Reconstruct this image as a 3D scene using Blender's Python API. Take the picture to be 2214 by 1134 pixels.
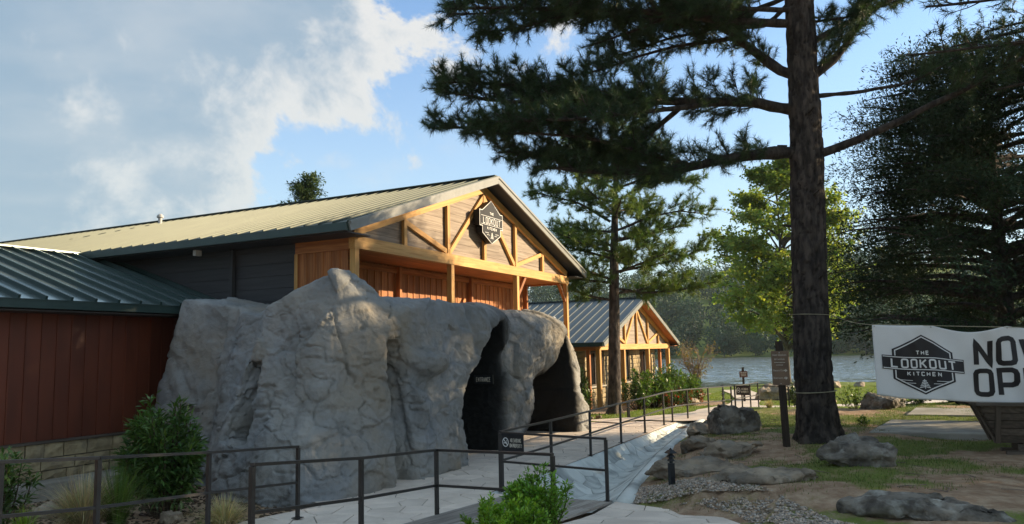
import bpy, bmesh, math, random
import numpy as np
from mathutils import Vector, Matrix

for _o in list(bpy.data.objects):
    bpy.data.objects.remove(_o)
SC = bpy.context.scene
COL = SC.collection
rad = math.radians
random.seed(7)
RNG = np.random.default_rng(11)

# ------------------------------------------------------------------ camera
PITCH, ROLL = rad(6.478), rad(-1.251)
fw = Vector((0, math.cos(PITCH), math.sin(PITCH)))
up0 = Vector((0, -math.sin(PITCH), math.cos(PITCH)))
rt0 = Vector((1, 0, 0))
rt = rt0*math.cos(ROLL) + up0*math.sin(ROLL)
upv = -rt0*math.sin(ROLL) + up0*math.cos(ROLL)
cd = bpy.data.cameras.new('camera')
cd.sensor_width = 36.0
cd.lens = 36.0*1683.8/2214.0
cd.clip_start = 0.1
cd.clip_end = 3000
cam = bpy.data.objects.new('camera', cd)
COL.objects.link(cam)
M4 = Matrix((( rt.x, upv.x, -fw.x, 0.0), (rt.y, upv.y, -fw.y, 0.0), (rt.z, upv.z, -fw.z, 2.5), (0, 0, 0, 1)))
cam.matrix_world = M4
SC.camera = cam

# ------------------------------------------------------------------ light
SUN_AZ, SUN_EL = rad(80.0), rad(17.6)        # azimuth clockwise from +Y
sdir = Vector((math.sin(SUN_AZ)*math.cos(SUN_EL), math.cos(SUN_AZ)*math.cos(SUN_EL), math.sin(SUN_EL)))
sl = bpy.data.lights.new('sun', 'SUN')
sl.energy = 3.5
sl.angle = rad(0.6)
sl.color = (1.0, 0.78, 0.50)
so = bpy.data.objects.new('sun', sl)
so.rotation_euler = sdir.to_track_quat('Z', 'Y').to_euler()
so.location = (60, 10, 40)
COL.objects.link(so)
SKY_STRENGTH = 0.105
EXPOSURE = 1.44

vs = SC.view_settings
vs.view_transform = 'Standard'
vs.look = 'None'
vs.exposure = EXPOSURE
vs.gamma = 1.0
vs.use_curve_mapping = False
SC.render.engine = 'CYCLES'
SC.cycles.max_bounces = 6
SC.cycles.diffuse_bounces = 3
SC.cycles.glossy_bounces = 3
SC.cycles.transmission_bounces = 4
SC.cycles.transparent_max_bounces = 6
SC.cycles.use_denoising = True
SC.cycles.caustics_reflective = False
SC.cycles.caustics_refractive = False

# ------------------------------------------------------------------ node helpers
def nnode(nt, typ, ins=None, **kw):
    n = nt.nodes.new(typ)
    for k, v in kw.items():
        setattr(n, k, v)
    if ins:
        for k, v in ins.items():
            s = n.inputs[k]
            if isinstance(v, bpy.types.NodeSocket):
                nt.links.new(v, s)
            else:
                s.default_value = v
    return n

def nmath(nt, op, a, b=None, clamp=False):
    n = nt.nodes.new('ShaderNodeMath'); n.operation = op; n.use_clamp = clamp
    for i, v in enumerate((a, b)):
        if v is None: continue
        if isinstance(v, bpy.types.NodeSocket): nt.links.new(v, n.inputs[i])
        else: n.inputs[i].default_value = v
    return n.outputs[0]

def nmix(nt, fac, a, b, mode='MIX'):
    n = nt.nodes.new('ShaderNodeMix'); n.data_type = 'RGBA'; n.blend_type = mode
    for i, v in ((0, fac), (6, a), (7, b)):
        if isinstance(v, bpy.types.NodeSocket): nt.links.new(v, n.inputs[i])
        else: n.inputs[i].default_value = v if i == 0 else (tuple(v) + (1,))[:4]
    return n.outputs[2]

def nramp(nt, fac, lo, hi):
    n = nt.nodes.new('ShaderNodeMapRange'); n.interpolation_type = 'SMOOTHSTEP'
    nt.links.new(fac, n.inputs[0]); n.inputs[1].default_value = lo; n.inputs[2].default_value = hi
    return n.outputs[0]

def noise(nt, vec, scale, detail=4, rough=.55, dist=0.0):
    n = nt.nodes.new('ShaderNodeTexNoise')
    nt.links.new(vec, n.inputs['Vector'])
    n.inputs['Scale'].default_value = scale; n.inputs['Detail'].default_value = detail
    n.inputs['Roughness'].default_value = rough; n.inputs['Distortion'].default_value = dist
    return n.outputs['Fac']

MATS = {}
def mat(name, col, col2=None, rough=.65, metal=0.0, spec=.35, scale=3.0, stretch=(1, 1, 1), bump=.15, bscale=40.0,
        rnd=.0, bdist=.05, tint=False, transl=0.0, stain=None, stain_scale=.8, detail=5, crack=0, lo=.35, hi=.65, chisel=0):
    """procedural surface: two-colour noise, fine bump, optional stain layer, per-object variation, per-vertex tint"""
    m = bpy.data.materials.new(name); m.use_nodes = True
    nt = m.node_tree; nt.nodes.clear()
    out = nnode(nt, 'ShaderNodeOutputMaterial')
    tc = nnode(nt, 'ShaderNodeTexCoord')
    oi = nnode(nt, 'ShaderNodeObjectInfo')
    vec = nnode(nt, 'ShaderNodeVectorMath', operation='MULTIPLY')
    nt.links.new(tc.outputs['Object'], vec.inputs[0]); vec.inputs[1].default_value = stretch
    off = nmath(nt, 'MULTIPLY', oi.outputs['Random'], 57.0 if rnd else 0.0)
    va = nnode(nt, 'ShaderNodeVectorMath', operation='ADD')
    nt.links.new(vec.outputs[0], va.inputs[0]); nt.links.new(off, va.inputs[1])
    v = va.outputs[0]
    if col2 is None:
        col2 = tuple(c*.62 for c in col)
    f = nramp(nt, noise(nt, v, scale, detail), lo, hi)
    c = nmix(nt, f, col2, col)
    if stain:
        fs = nramp(nt, noise(nt, v, stain_scale, 3, .6), .48, .72)
        c = nmix(nt, fs, c, stain)
    if rnd:
        r = nmath(nt, 'MULTIPLY_ADD', oi.outputs['Random'], 2*rnd); 
        r.node.inputs[2].default_value = 1-rnd
        cc = nnode(nt, 'ShaderNodeCombineColor', {0: r, 1: r, 2: r})
        c = nmix(nt, 1.0, c, cc.outputs[0], 'MULTIPLY')
    if tint:
        at = nnode(nt, 'ShaderNodeAttribute', attribute_name='tint')
        c = nmix(nt, 1.0, c, at.outputs['Color'], 'MULTIPLY')
    bs = nnode(nt, 'ShaderNodeBsdfPrincipled', {'Roughness': rough, 'Metallic': metal, 'Specular IOR Level': spec})
    nt.links.new(c, bs.inputs['Base Color'])
    if bump:
        h = noise(nt, v, bscale, 6, .6)
        if chisel:
            wv = nnode(nt, 'ShaderNodeTexNoise', {'Scale': chisel*.7, 'Detail': 2.0}); nt.links.new(v, wv.inputs['Vector'])
            dv = nnode(nt, 'ShaderNodeVectorMath', operation='MULTIPLY_ADD'); nt.links.new(wv.outputs['Color'], dv.inputs[0]); dv.inputs[1].default_value = (.55/chisel*2,)*3; nt.links.new(v, dv.inputs[2])
            hs = []
            for sc_, wt in ((chisel, .55), (chisel*2.6, .30)):
                vo = nnode(nt, 'ShaderNodeTexVoronoi', {'Scale': sc_, 'Smoothness': .12}, feature='SMOOTH_F1'); nt.links.new(dv.outputs[0], vo.inputs['Vector'])
                hs.append(nmath(nt, 'MULTIPLY', vo.outputs['Distance'], wt))
            rd = nmath(nt, 'ABSOLUTE', nmath(nt, 'SUBTRACT', noise(nt, v, chisel*1.3, 6, .6, .8), .5))
            h = nmath(nt, 'ADD', nmath(nt, 'ADD', hs[0], hs[1]), nmath(nt, 'ADD', nmath(nt, 'MULTIPLY', rd, .55), nmath(nt, 'MULTIPLY', h, .16)))
        if crack:
            vo = nnode(nt, 'ShaderNodeTexVoronoi', {'Scale': crack}, feature='DISTANCE_TO_EDGE')
            nd = noise(nt, v, crack*1.5, 3)
            dv = nnode(nt, 'ShaderNodeVectorMath', operation='ADD')
            nt.links.new(v, dv.inputs[0]); nt.links.new(nmath(nt, 'MULTIPLY', nd, .6/crack*2), dv.inputs[1])
            nt.links.new(dv.outputs[0], vo.inputs['Vector'])
            h = nmath(nt, 'ADD', nmath(nt, 'MULTIPLY', h, .5), nramp(nt, vo.outputs['Distance'], 0, .06))
        bp = nnode(nt, 'ShaderNodeBump', {'Strength': bump, 'Distance': bdist, 'Height': h})
        nt.links.new(bp.outputs[0], bs.inputs['Normal'])
    surf = bs.outputs[0]
    if transl:
        tr = nnode(nt, 'ShaderNodeBsdfTranslucent')
        nt.links.new(nmix(nt, 1.0, c, (1.5, 1.55, .75), 'MULTIPLY'), tr.inputs[0])
        ms = nnode(nt, 'ShaderNodeMixShader', {0: transl})
        nt.links.new(surf, ms.inputs[1]); nt.links.new(tr.outputs[0], ms.inputs[2]); surf = ms.outputs[0]
    nt.links.new(surf, out.inputs[0])
    MATS[name] = m
    return m

# ------------------------------------------------------------------ world: clear evening sky with a cloud bank
W = bpy.data.worlds.new('World'); SC.world = W; W.use_nodes = True
nt = W.node_tree; nt.nodes.clear()
wo = nnode(nt, 'ShaderNodeOutputWorld')
bg = nnode(nt, 'ShaderNodeBackground', {'Strength': SKY_STRENGTH})
sky = nnode(nt, 'ShaderNodeTexSky', sky_type='NISHITA')
sky.sun_disc = False
sky.sun_elevation = SUN_EL
sky.sun_rotation = SUN_AZ
sky.air_density = 1.0; sky.dust_density = 0.3; sky.ozone_density = 2.6
geo = nnode(nt, 'ShaderNodeTexCoord')
D = geo.outputs['Generated']
sep = nnode(nt, 'ShaderNodeSeparateXYZ'); nt.links.new(D, sep.inputs[0])
dx, dy, dz = sep.outputs
# coordinates on a cloud deck so that the texture foreshortens towards the horizon
den = nmath(nt, 'ADD', nmath(nt, 'MAXIMUM', dz, 0.0), 0.16)
px_ = nmath(nt, 'DIVIDE', dx, den); py_ = nmath(nt, 'DIVIDE', dy, den)
cv = nnode(nt, 'ShaderNodeCombineXYZ', {0: px_, 1: py_, 2: 0.0}).outputs[0]
# large bank: a half space through the zenith, its rim broken up by noise
rim = nmath(nt, 'ADD', nmath(nt, 'MULTIPLY', dx, -.615), nmath(nt, 'ADD', nmath(nt, 'MULTIPLY', dy, -.400), nmath(nt, 'MULTIPLY', dz, .787)))
n1 = noise(nt, D, 4.2, 12, .62, .35)
n2 = noise(nt, cv, 1.6, 7, .55, .2)
n3 = noise(nt, D, 15.0, 10, .66, .3)
wob = nmath(nt, 'ADD', nmath(nt, 'MULTIPLY', nmath(nt, 'SUBTRACT', n1, .5), .60), nmath(nt, 'MULTIPLY', nmath(nt, 'SUBTRACT', n3, .5), .16))
dep = nmath(nt, 'ADD', nmath(nt, 'ADD', rim, .045), wob)
bank = nramp(nt, dep, -.008, .034)
deep = nramp(nt, nmath(nt, 'ADD', dep, nmath(nt, 'MULTIPLY', nmath(nt, 'SUBTRACT', n3, .5), .10)), .035, .16)
# thin streaks
thin = nmath(nt, 'MULTIPLY', nramp(nt, nmath(nt, 'ADD', n2, nmath(nt, 'MULTIPLY', nmath(nt, 'SUBTRACT', n3, .5), .45)), .52, .70), nramp(nt, rim, -.20, .04))
cover = nmath(nt, 'MAXIMUM', bank, nmath(nt, 'MULTIPLY', thin, .7))
shade = nmath(nt, 'MULTIPLY', deep, nramp(nt, n2, .74, .40))
shade = nmath(nt, 'ADD', nmath(nt, 'MULTIPLY', deep, .62), nmath(nt, 'MULTIPLY', shade, .38))
ccol = nmix(nt, shade, (3.0, 2.98, 2.9), (1.12, 1.58, 2.04))
# air light near the horizon
hz = nramp(nt, dz, .46, .03)
base = nmix(nt, nmath(nt, 'MULTIPLY', hz, .62), sky.outputs[0], (2.1, 2.5, 2.62))
ccol = nmix(nt, nmath(nt, 'MULTIPLY', hz, .45), ccol, (1.85, 2.32, 2.5))
cfin = nmix(nt, nmath(nt, 'MULTIPLY', cover, .94), base, ccol)
nt.links.new(cfin, bg.inputs[0])
nt.links.new(bg.outputs[0], wo.inputs[0])

# ------------------------------------------------------------------ object helpers
def tag(o, label=None, cat=None, group=None, kind=None):
    if label: o['label'] = label
    if cat: o['category'] = cat
    if group: o['group'] = group
    if kind: o['kind'] = kind
    return o

def thing(name, label, cat, loc=(0, 0, 0), group=None):
    o = bpy.data.objects.new(name, None)
    o.empty_display_size = .2
    COL.objects.link(o); o.location = loc
    return tag(o, label, cat, group)

def link(name, me, m=None, parent=None, mw=None):
    o = bpy.data.objects.new(name, me)
    COL.objects.link(o)
    if m is not None and not me.materials: me.materials.append(m)
    if mw is not None: o.matrix_basis = mw
    if parent is not None:
        o.parent = parent
        p = parent; inv = None
        if p.type == 'EMPTY':
            o.matrix_parent_inverse = Matrix.Translation(-p.location)
        else:
            o.matrix_parent_inverse = p.matrix_basis.inverted()
    return o

def np_mesh(name, V, F, tint=None, smooth=False):
    """F: (k,3) or (k,4) int array, or list of such arrays"""
    if isinstance(F, np.ndarray): F = [F]
    F = [np.asarray(f, np.int32) for f in F if len(f)]
    V = np.asarray(V, np.float32)
    me = bpy.data.meshes.new(name)
    me.vertices.add(len(V)); me.vertices.foreach_set('co', V.ravel())
    loops = np.concatenate([f.ravel() for f in F]); tot = np.concatenate([np.full(len(f), f.shape[1], np.int32) for f in F])
    st = np.zeros(len(tot), np.int32); st[1:] = np.cumsum(tot)[:-1]
    me.loops.add(len(loops)); me.loops.foreach_set('vertex_index', loops)
    me.polygons.add(len(tot)); me.polygons.foreach_set('loop_start', st); me.polygons.foreach_set('loop_total', tot)
    if smooth: me.polygons.foreach_set('use_smooth', np.ones(len(tot), bool))
    me.update(calc_edges=True)
    if tint is not None:
        a = me.attributes.new('tint', 'FLOAT_COLOR', 'POINT')
        T = np.ones((len(V), 4), np.float32); T[:, :3] = tint
        a.data.foreach_set('color', T.ravel())
    return me

def np_obj(name, V, F, m, parent=None, tint=None, smooth=False):
    return link(name, np_mesh(name, V, F, tint, smooth), m, parent)

class MB:
    def __init__(s): s.v = []; s.f = []
    def add(s, v, f):
        k = len(s.v); s.v += [tuple(p) for p in v]; s.f += [tuple(i+k for i in q) for q in f]; return s
    def box(s, x0, x1, y0, y1, z0, z1):
        return s.add([(x0,y0,z0),(x1,y0,z0),(x1,y1,z0),(x0,y1,z0),(x0,y0,z1),(x1,y0,z1),(x1,y1,z1),(x0,y1,z1)],
                     [(0,3,2,1),(4,5,6,7),(0,1,5,4),(1,2,6,5),(2,3,7,6),(3,0,4,7)])
    def prism(s, poly, z0, z1):
        n = len(poly)
        v = [(x, y, z0) for x, y in poly] + [(x, y, z1) for x, y in poly]
        return s.add(v, [tuple(range(n-1, -1, -1)), tuple(range(n, 2*n))] + [(i, (i+1) % n, n+(i+1) % n, n+i) for i in range(n)])
    def tube(s, pts, r, n=8, cap=True):
        V, F = tube_np(np.array(pts, float), np.broadcast_to(np.array(r, float), (len(pts),)), n)
        k = len(s.v); s.v += [tuple(p) for p in V]; s.f += [tuple(int(i)+k for i in q) for q in F]
        if cap:
            s.f.append(tuple(k+i for i in range(n-1, -1, -1))); s.f.append(tuple(k+(len(pts)-1)*n+i for i in range(n)))
        return s
    def lathe(s, prof, n=16, c=(0, 0, 0)):
        k = len(s.v)
        for r, z in prof:
            for i in range(n):
                a = 2*math.pi*i/n; s.v.append((c[0]+r*math.cos(a), c[1]+r*math.sin(a), c[2]+z))
        for j in range(len(prof)-1):
            for i in range(n):
                s.f.append((k+j*n+i, k+j*n+(i+1) % n, k+(j+1)*n+(i+1) % n, k+(j+1)*n+i))
        s.f.append(tuple(k+i for i in range(n-1, -1, -1))); s.f.append(tuple(k+(len(prof)-1)*n+i for i in range(n)))
        return s
    def mesh(s, name, smooth=False):
        me = bpy.data.meshes.new(name); me.from_pydata(s.v, [], s.f); me.update()
        if smooth:
            for p in me.polygons: p.use_smooth = True
        return me
    def obj(s, name, m, parent=None, mw=None, smooth=False):
        return link(name, s.mesh(name, smooth), m, parent, mw)

def tube_np(P, r, n=6):
    P = np.asarray(P, float); k = len(P)
    T = np.gradient(P, axis=0); T /= np.linalg.norm(T, axis=1)[:, None]+1e-9
    ref = np.array([0, 0, 1.0]) if abs(T[0, 2]) < .9 else np.array([1.0, 0, 0])
    A = np.cross(T, ref); A /= np.linalg.norm(A, axis=1)[:, None]+1e-9
    B = np.cross(A, T)
    a = np.linspace(0, 2*np.pi, n, endpoint=False)
    V = P[:, None, :] + r[:, None, None]*(np.cos(a)[None, :, None]*A[:, None, :] - np.sin(a)[None, :, None]*B[:, None, :])
    i = np.arange(k-1)[:, None]*n; j = np.arange(n)[None, :]; j2 = (j+1) % n
    F = np.stack([i+j, i+j2, i+n+j2, i+n+j], -1).reshape(-1, 4)
    return V.reshape(-1, 3), F

class Cat:
    """concatenate numpy pieces into one mesh"""
    def __init__(s): s.V = []; s.F = {3: [], 4: []}; s.T = []; s.n = 0
    def add(s, V, F, tint=None):
        V = np.asarray(V, float); F = np.asarray(F)
        s.V.append(V); s.F[F.shape[1]].append(F+s.n); s.n += len(V)
        s.T.append(np.broadcast_to(np.array([1, 1, 1.]) if tint is None else np.asarray(tint, float), V.shape).copy())
        return s
    def obj(s, name, m, parent=None, smooth=False):
        return np_obj(name, np.concatenate(s.V), [np.concatenate(f) for f in s.F.values() if f], m, parent, np.concatenate(s.T), smooth)

def axes_mat(o, x, y, z):
    x, y, z = Vector(x).normalized(), Vector(y).normalized(), Vector(z).normalized()
    return Matrix(((x.x, y.x, z.x, o[0]), (x.y, y.y, z.y, o[1]), (x.z, y.z, z.z, o[2]), (0, 0, 0, 1)))

def bar(name, p0, p1, w, h, m, parent=None, up=(0, 0, 1), ch=.0):
    """a straight timber/metal bar from p0 to p1, local x along it"""
    p0, p1 = Vector(p0), Vector(p1)
    x = (p1-p0); L = x.length; x.normalize(); u_ = Vector(up)
    y = u_.cross(x).normalized(); z = x.cross(y)
    b = MB()
    if ch:
        a, c = w/2, h/2
        b.prism([(-a+ch,-c),(a-ch,-c),(a,-c+ch),(a,c-ch),(a-ch,c),(-a+ch,c),(-a,c-ch),(-a,-c+ch)], 0, L)
        b.v = [(q[2], q[0], q[1]) for q in b.v]
    else:
        b.box(0, L, -w/2, w/2, -h/2, h/2)
    return b.obj(name, m, parent, axes_mat(p0, x, y, z))

def slab(name, poly, o, ax, ay, d, m, parent=None):
    """prism of a 2-D outline lying in axes ax, ay from o, thickness d along ax x ay"""
    ax, ay = Vector(ax), Vector(ay)
    return MB().prism(poly, 0, d).obj(name, m, parent, axes_mat(o, ax, ay, ax.cross(ay)))

# building frame: t along the front of the building, m away from the open side
TH = rad(26.575)
UX, UY = math.sin(TH), math.cos(TH)
NX, NY = math.cos(TH), -math.sin(TH)
U3, M3, Z3 = Vector((UX, UY, 0)), Vector((-NX, -NY, 0)), Vector((0, 0, 1))
def FW(t, m, z=0.0): return Vector((t*UX-m*NX, t*UY-m*NY, z))
def MT(x, y): return -(x*NX+y*NY), x*UX+y*UY        # m, t
def boxf(name, t0, t1, m0, m1, z0, z1, mt_, parent=None):
    """axis-aligned box in the building frame, local x along t"""
    return MB().box(0, t1-t0, 0, m1-m0, 0, z1-z0).obj(name, mt_, parent, axes_mat(FW(t0, m0, z0), U3, M3, Z3))

# ------------------------------------------------------------------ numpy noise
def _hash(i, j, k, s):
    with np.errstate(over='ignore'):
        h = (i.astype(np.int64)*374761393 + j.astype(np.int64)*668265263 + k.astype(np.int64)*2147483647 + s*1274126177) & 0xffffffff
        h = ((h ^ (h >> 13))*1274126177) & 0xffffffff
        h = h ^ (h >> 16)
    return (h & 0xffff)/65535.0
def vnoise(P, s=0):
    P = np.asarray(P, float); I = np.floor(P).astype(np.int64); f = P-I; f = f*f*(3-2*f)
    i, j, k = I[:, 0], I[:, 1], I[:, 2]; x, y, z = f[:, 0], f[:, 1], f[:, 2]
    r = 0
    for a in (0, 1):
        for b in (0, 1):
            for c in (0, 1):
                r = r + _hash(i+a, j+b, k+c, s)*(x if a else 1-x)*(y if b else 1-y)*(z if c else 1-z)
    return r*2-1
def fbm(P, o=4, s=0, g=.5):
    r = 0; a = 1.0; P = np.asarray(P, float)
    for q in range(o):
        r = r + a*vnoise(P*(2.0**q)+q*17.3, s+q); a *= g
    return r
def sstep(a, b, x):
    q = np.clip((np.asarray(x, float)-a)/(b-a), 0, 1); return q*q*(3-2*q)

def clip_poly(poly, a, b):
    """keep the part of a polygon left of the directed line a->b"""
    out = []; n = len(poly); dx_, dy_ = b[0]-a[0], b[1]-a[1]
    s = [dx_*(p[1]-a[1])-dy_*(p[0]-a[0]) for p in poly]
    for i in range(n):
        p, q = poly[i], poly[(i+1) % n]; sp, sq = s[i], s[(i+1) % n]
        if sp >= 0: out.append(p)
        if (sp > 0 > sq) or (sp < 0 < sq):
            k = sp/(sp-sq); out.append((p[0]+(q[0]-p[0])*k, p[1]+(q[1]-p[1])*k))
    return out
def poly_area(p):
    return .5*sum(p[i][0]*p[(i+1) % len(p)][1]-p[(i+1) % len(p)][0]*p[i][1] for i in range(len(p)))
def in_poly(p, poly):
    c = False; j = len(poly)-1
    for i in range(len(poly)):
        if (poly[i][1] > p[1]) != (poly[j][1] > p[1]) and p[0] < (poly[j][0]-poly[i][0])*(p[1]-poly[i][1])/(poly[j][1]-poly[i][1])+poly[i][0]: c = not c
        j = i
    return c
def in_poly_np(X, Y, poly):
    c = np.zeros(len(X), bool); j = len(poly)-1
    for i in range(len(poly)):
        (xi, yi), (xj, yj) = poly[i], poly[j]
        if yi != yj:
            c ^= ((yi > Y) != (yj > Y)) & (X < (xj-xi)*(Y-yi)/(yj-yi)+xi)
        j = i
    return c
def voronoi(seeds, bound):
    """convex cells of the seeds inside a rectangle"""
    S = np.array(seeds); cells = []
    x0, x1, y0, y1 = bound
    for i, p in enumerate(S):
        d = ((S-p)**2).sum(1); nb = np.argsort(d)[1:22]
        c = [(x0, y0), (x1, y0), (x1, y1), (x0, y1)]
        for q in nb:
            mx, my = (p+S[q])/2; ex, ey = S[q]-p
            c = clip_poly(c, (mx, my), (mx-ey, my+ex))
            if len(c) < 3: break
        cells.append(c)
    return cells
def inset(poly, d):
    n = len(poly); c = list(poly)
    for i in range(n):
        a, b = poly[i], poly[(i+1) % n]; L = math.hypot(b[0]-a[0], b[1]-a[1])
        if L < 1e-6: continue
        nx, ny = -(b[1]-a[1])/L*d, (b[0]-a[0])/L*d
        c = clip_poly(c, (a[0]+nx, a[1]+ny), (b[0]+nx, b[1]+ny))
        if len(c) < 3: return []
    return c
# ------------------------------------------------------------------ materials
WOOD = mat('cedar_timber', (.67, .395, .135), (.51, .265, .08), rough=.62, stretch=(.5, 9, 9), scale=2.2, bump=.12, bscale=14, rnd=.12, stain=(.48, .27, .09), stain_scale=1.1)
WOODB = mat('cedar_board', (.50, .205, .065), (.33, .115, .035), rough=.6, stretch=(.45, 8, 8), scale=2.4, bump=.12, bscale=14, rnd=.22, stain=(.28, .10, .035), stain_scale=1.3)
SIDE = mat('weathered_siding', (.37, .305, .245), (.25, .20, .16), rough=.75, stretch=(.35, 7, 7), scale=2.5, bump=.15, bscale=12, rnd=.12)
DARK = mat('charcoal_siding', (.062, .062, .066), (.048, .048, .052), rough=.6, stretch=(.3, 5, 5), bump=.08, rnd=.06)
ROOF = mat('painted_roof_metal', (.046, .062, .040), (.034, .048, .031), rough=.48, metal=.15, spec=.4, scale=.7, bump=.02, bscale=3, rnd=.05)
ROOFG = mat('green_roof_metal', (.46, .55, .545), (.38, .46, .455), rough=.2, metal=.85, spec=.5, scale=.6, bump=.03, bscale=2.5, rnd=.06)
ROOFC = mat('slate_roof_metal', (.115, .14, .15), (.09, .112, .122), rough=.42, metal=.2, spec=.5, scale=.6, bump=.03, bscale=2.5, rnd=.08)
TRIM = mat('green_metal_trim', (.026, .056, .051), (.02, .045, .042), rough=.38, spec=.5, bump=.02, bscale=3)
TRIMG = mat('grey_metal_trim', (.23, .235, .22), (.19, .195, .18), rough=.42, spec=.5, bump=.02, bscale=3)
BROWN = mat('brown_wall_panel', (.165, .044, .022), (.11, .030, .016), rough=.42, spec=.45, stretch=(1, 1, .3), scale=1.5, bump=.05, bscale=8, rnd=.1)
STONE = mat('tan_limestone', (.43, .345, .205), (.30, .235, .135), rough=.85, scale=4, bump=.55, bscale=11, rnd=.18, stain=(.24, .20, .135), stain_scale=2.2)
MORT = mat('mortar', (.15, .13, .10), rough=.95, scale=8, bump=.3)
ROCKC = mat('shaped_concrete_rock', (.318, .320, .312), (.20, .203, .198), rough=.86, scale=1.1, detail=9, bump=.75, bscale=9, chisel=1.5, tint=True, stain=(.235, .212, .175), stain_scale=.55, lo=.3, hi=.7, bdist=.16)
ROCK = mat('lichen_sandstone', (.29, .255, .21), (.115, .10, .085), rough=.9, scale=3.2, detail=9, bump=1.0, bscale=12, chisel=4, bdist=.07, tint=True, stain=(.42, .40, .35), stain_scale=4.5, rnd=.12)
ROCKT = mat('tan_sandstone', (.44, .355, .26), (.25, .205, .155), rough=.9, scale=2.5, detail=9, bump=1.0, bscale=12, chisel=4, bdist=.06, tint=True, stain=(.27, .25, .215), stain_scale=2.2, rnd=.12)
RAILM = mat('bronze_painted_steel', (.034, .031, .029), (.026, .024, .023), rough=.42, spec=.5, bump=.03, bscale=60)
CONC = mat('stamped_concrete', (.82, .71, .60), (.68, .585, .495), rough=.8, scale=1.6, bump=.3, bscale=14, rnd=.07, stain=(.64, .545, .46), stain_scale=.7)
JOINT = mat('concrete_joint', (.33, .29, .25), rough=.95, scale=6, bump=.2)
SWALE = mat('blue_grey_concrete', (.74, .77, .73), (.64, .67, .64), rough=.9, scale=1.4, bump=.25, bscale=12, rnd=.05, stain=(.25, .27, .26), stain_scale=.8)
SWJ = mat('dark_concrete_joint', (.36, .39, .38), rough=.95, scale=6, bump=.2)
SLABM = mat('pale_concrete', (.42, .40, .35), (.30, .285, .25), rough=.85, scale=1.8, bump=.3, bscale=20, stain=(.25, .24, .20), stain_scale=1.1)
PLANK = mat('weathered_grey_plank', (.42, .38, .33), (.25, .22, .19), rough=.85, stretch=(.4, 8, 8), scale=2.5, bump=.4, bscale=12, rnd=.2)
CARTW = mat('dark_weathered_plank', (.15, .12, .095), (.08, .065, .052), rough=.85, stretch=(.4, 8, 8), scale=2.5, bump=.4, bscale=12, rnd=.2)
BARK = mat('pine_bark', (.088, .072, .062), (.030, .025, .023), rough=.95, stretch=(1, 1, .32), scale=9, detail=8, bump=1.0, bscale=14, tint=True)
BARKG = mat('grey_bark', (.15, .13, .11), (.07, .06, .05), rough=.95, stretch=(1, 1, .4), scale=7, bump=.7, bscale=15)
NEED = mat('pine_needle', (.050, .088, .036), (.030, .060, .028), rough=.55, scale=1.3, bump=0, tint=True, transl=.22)
LEAF = mat('broad_leaf', (.140, .185, .055), (.10, .145, .044), rough=.5, scale=.9, bump=0, tint=True, transl=.5)
CEDL = mat('cedar_foliage', (.044, .070, .034), (.028, .048, .026), rough=.7, spec=.15, scale=1.0, bump=0, tint=True, transl=.12)
SHRL = mat('shrub_leaf', (.070, .125, .036), (.045, .088, .028), rough=.38, spec=.5, scale=2.0, bump=0, tint=True, transl=.25)
FORL = mat('far_tree_leaf', (.036, .068, .032), (.022, .046, .026), rough=.7, scale=.06, bump=0, tint=True, transl=.15)
STEM = mat('brown_stem', (.10, .07, .045), rough=.9, scale=9, bump=.3)
GRS = mat('grass_blade', (.14, .20, .042), (.10, .15, .036), rough=.6, scale=.6, bump=0, tint=True, transl=.3)
DRYG = mat('dry_grass_blade', (.52, .44, .28), (.38, .32, .205), rough=.7, scale=2, bump=0, tint=True, transl=.25)
GRAV = mat('gravel_stone', (.46, .38, .31), (.28, .23, .185), rough=.85, scale=14, bump=.3, tint=True)
BLACK = mat('black_gloss_panel', (.012, .012, .014), (.010, .010, .012), rough=.5, spec=.2, bump=0)
BLKM = mat('black_painted_metal', (.012, .015, .020), rough=.4, spec=.5, bump=.02)
WHITE = mat('white_letter', (.80, .80, .78), (.76, .76, .74), rough=.45, bump=0)
WHITEM = mat('white_vent_metal', (.62, .62, .60), rough=.4, bump=.02)
SIGNB = mat('brown_sign_board', (.20, .125, .075), (.13, .08, .05), rough=.4, spec=.5, scale=3, bump=.05)
SIGNR = mat('red_brown_sign_board', (.16, .06, .045), (.12, .05, .04), rough=.5, scale=5, bump=.05)
SIGNL = mat('cream_letter', (.78, .72, .60), rough=.6, bump=0)
POSTW = mat('dark_stained_post', (.045, .032, .024), (.028, .021, .016), rough=.75, stretch=(8, 8, .6), bump=.3, bscale=10)
VINYL = mat('white_vinyl', (.74, .74, .74), (.70, .70, .70), rough=.5, spec=.4, scale=2, bump=.05, bscale=6)
INK = mat('black_print', (.016, .016, .022), rough=.42, bump=0)
ROPE = mat('nylon_rope', (.50, .46, .32), rough=.7, bump=.1)
GLASS = mat('dark_window_glass', (.010, .013, .016), rough=.06, spec=.7, bump=.02, bscale=1.5)
FLOW = mat('red_flower', (.50, .06, .03), (.38, .08, .04), rough=.6, bump=0, tint=True, transl=.2)
TWIG = mat('bare_twig', (.26, .20, .16), rough=.9, scale=8, bump=.1)

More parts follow.
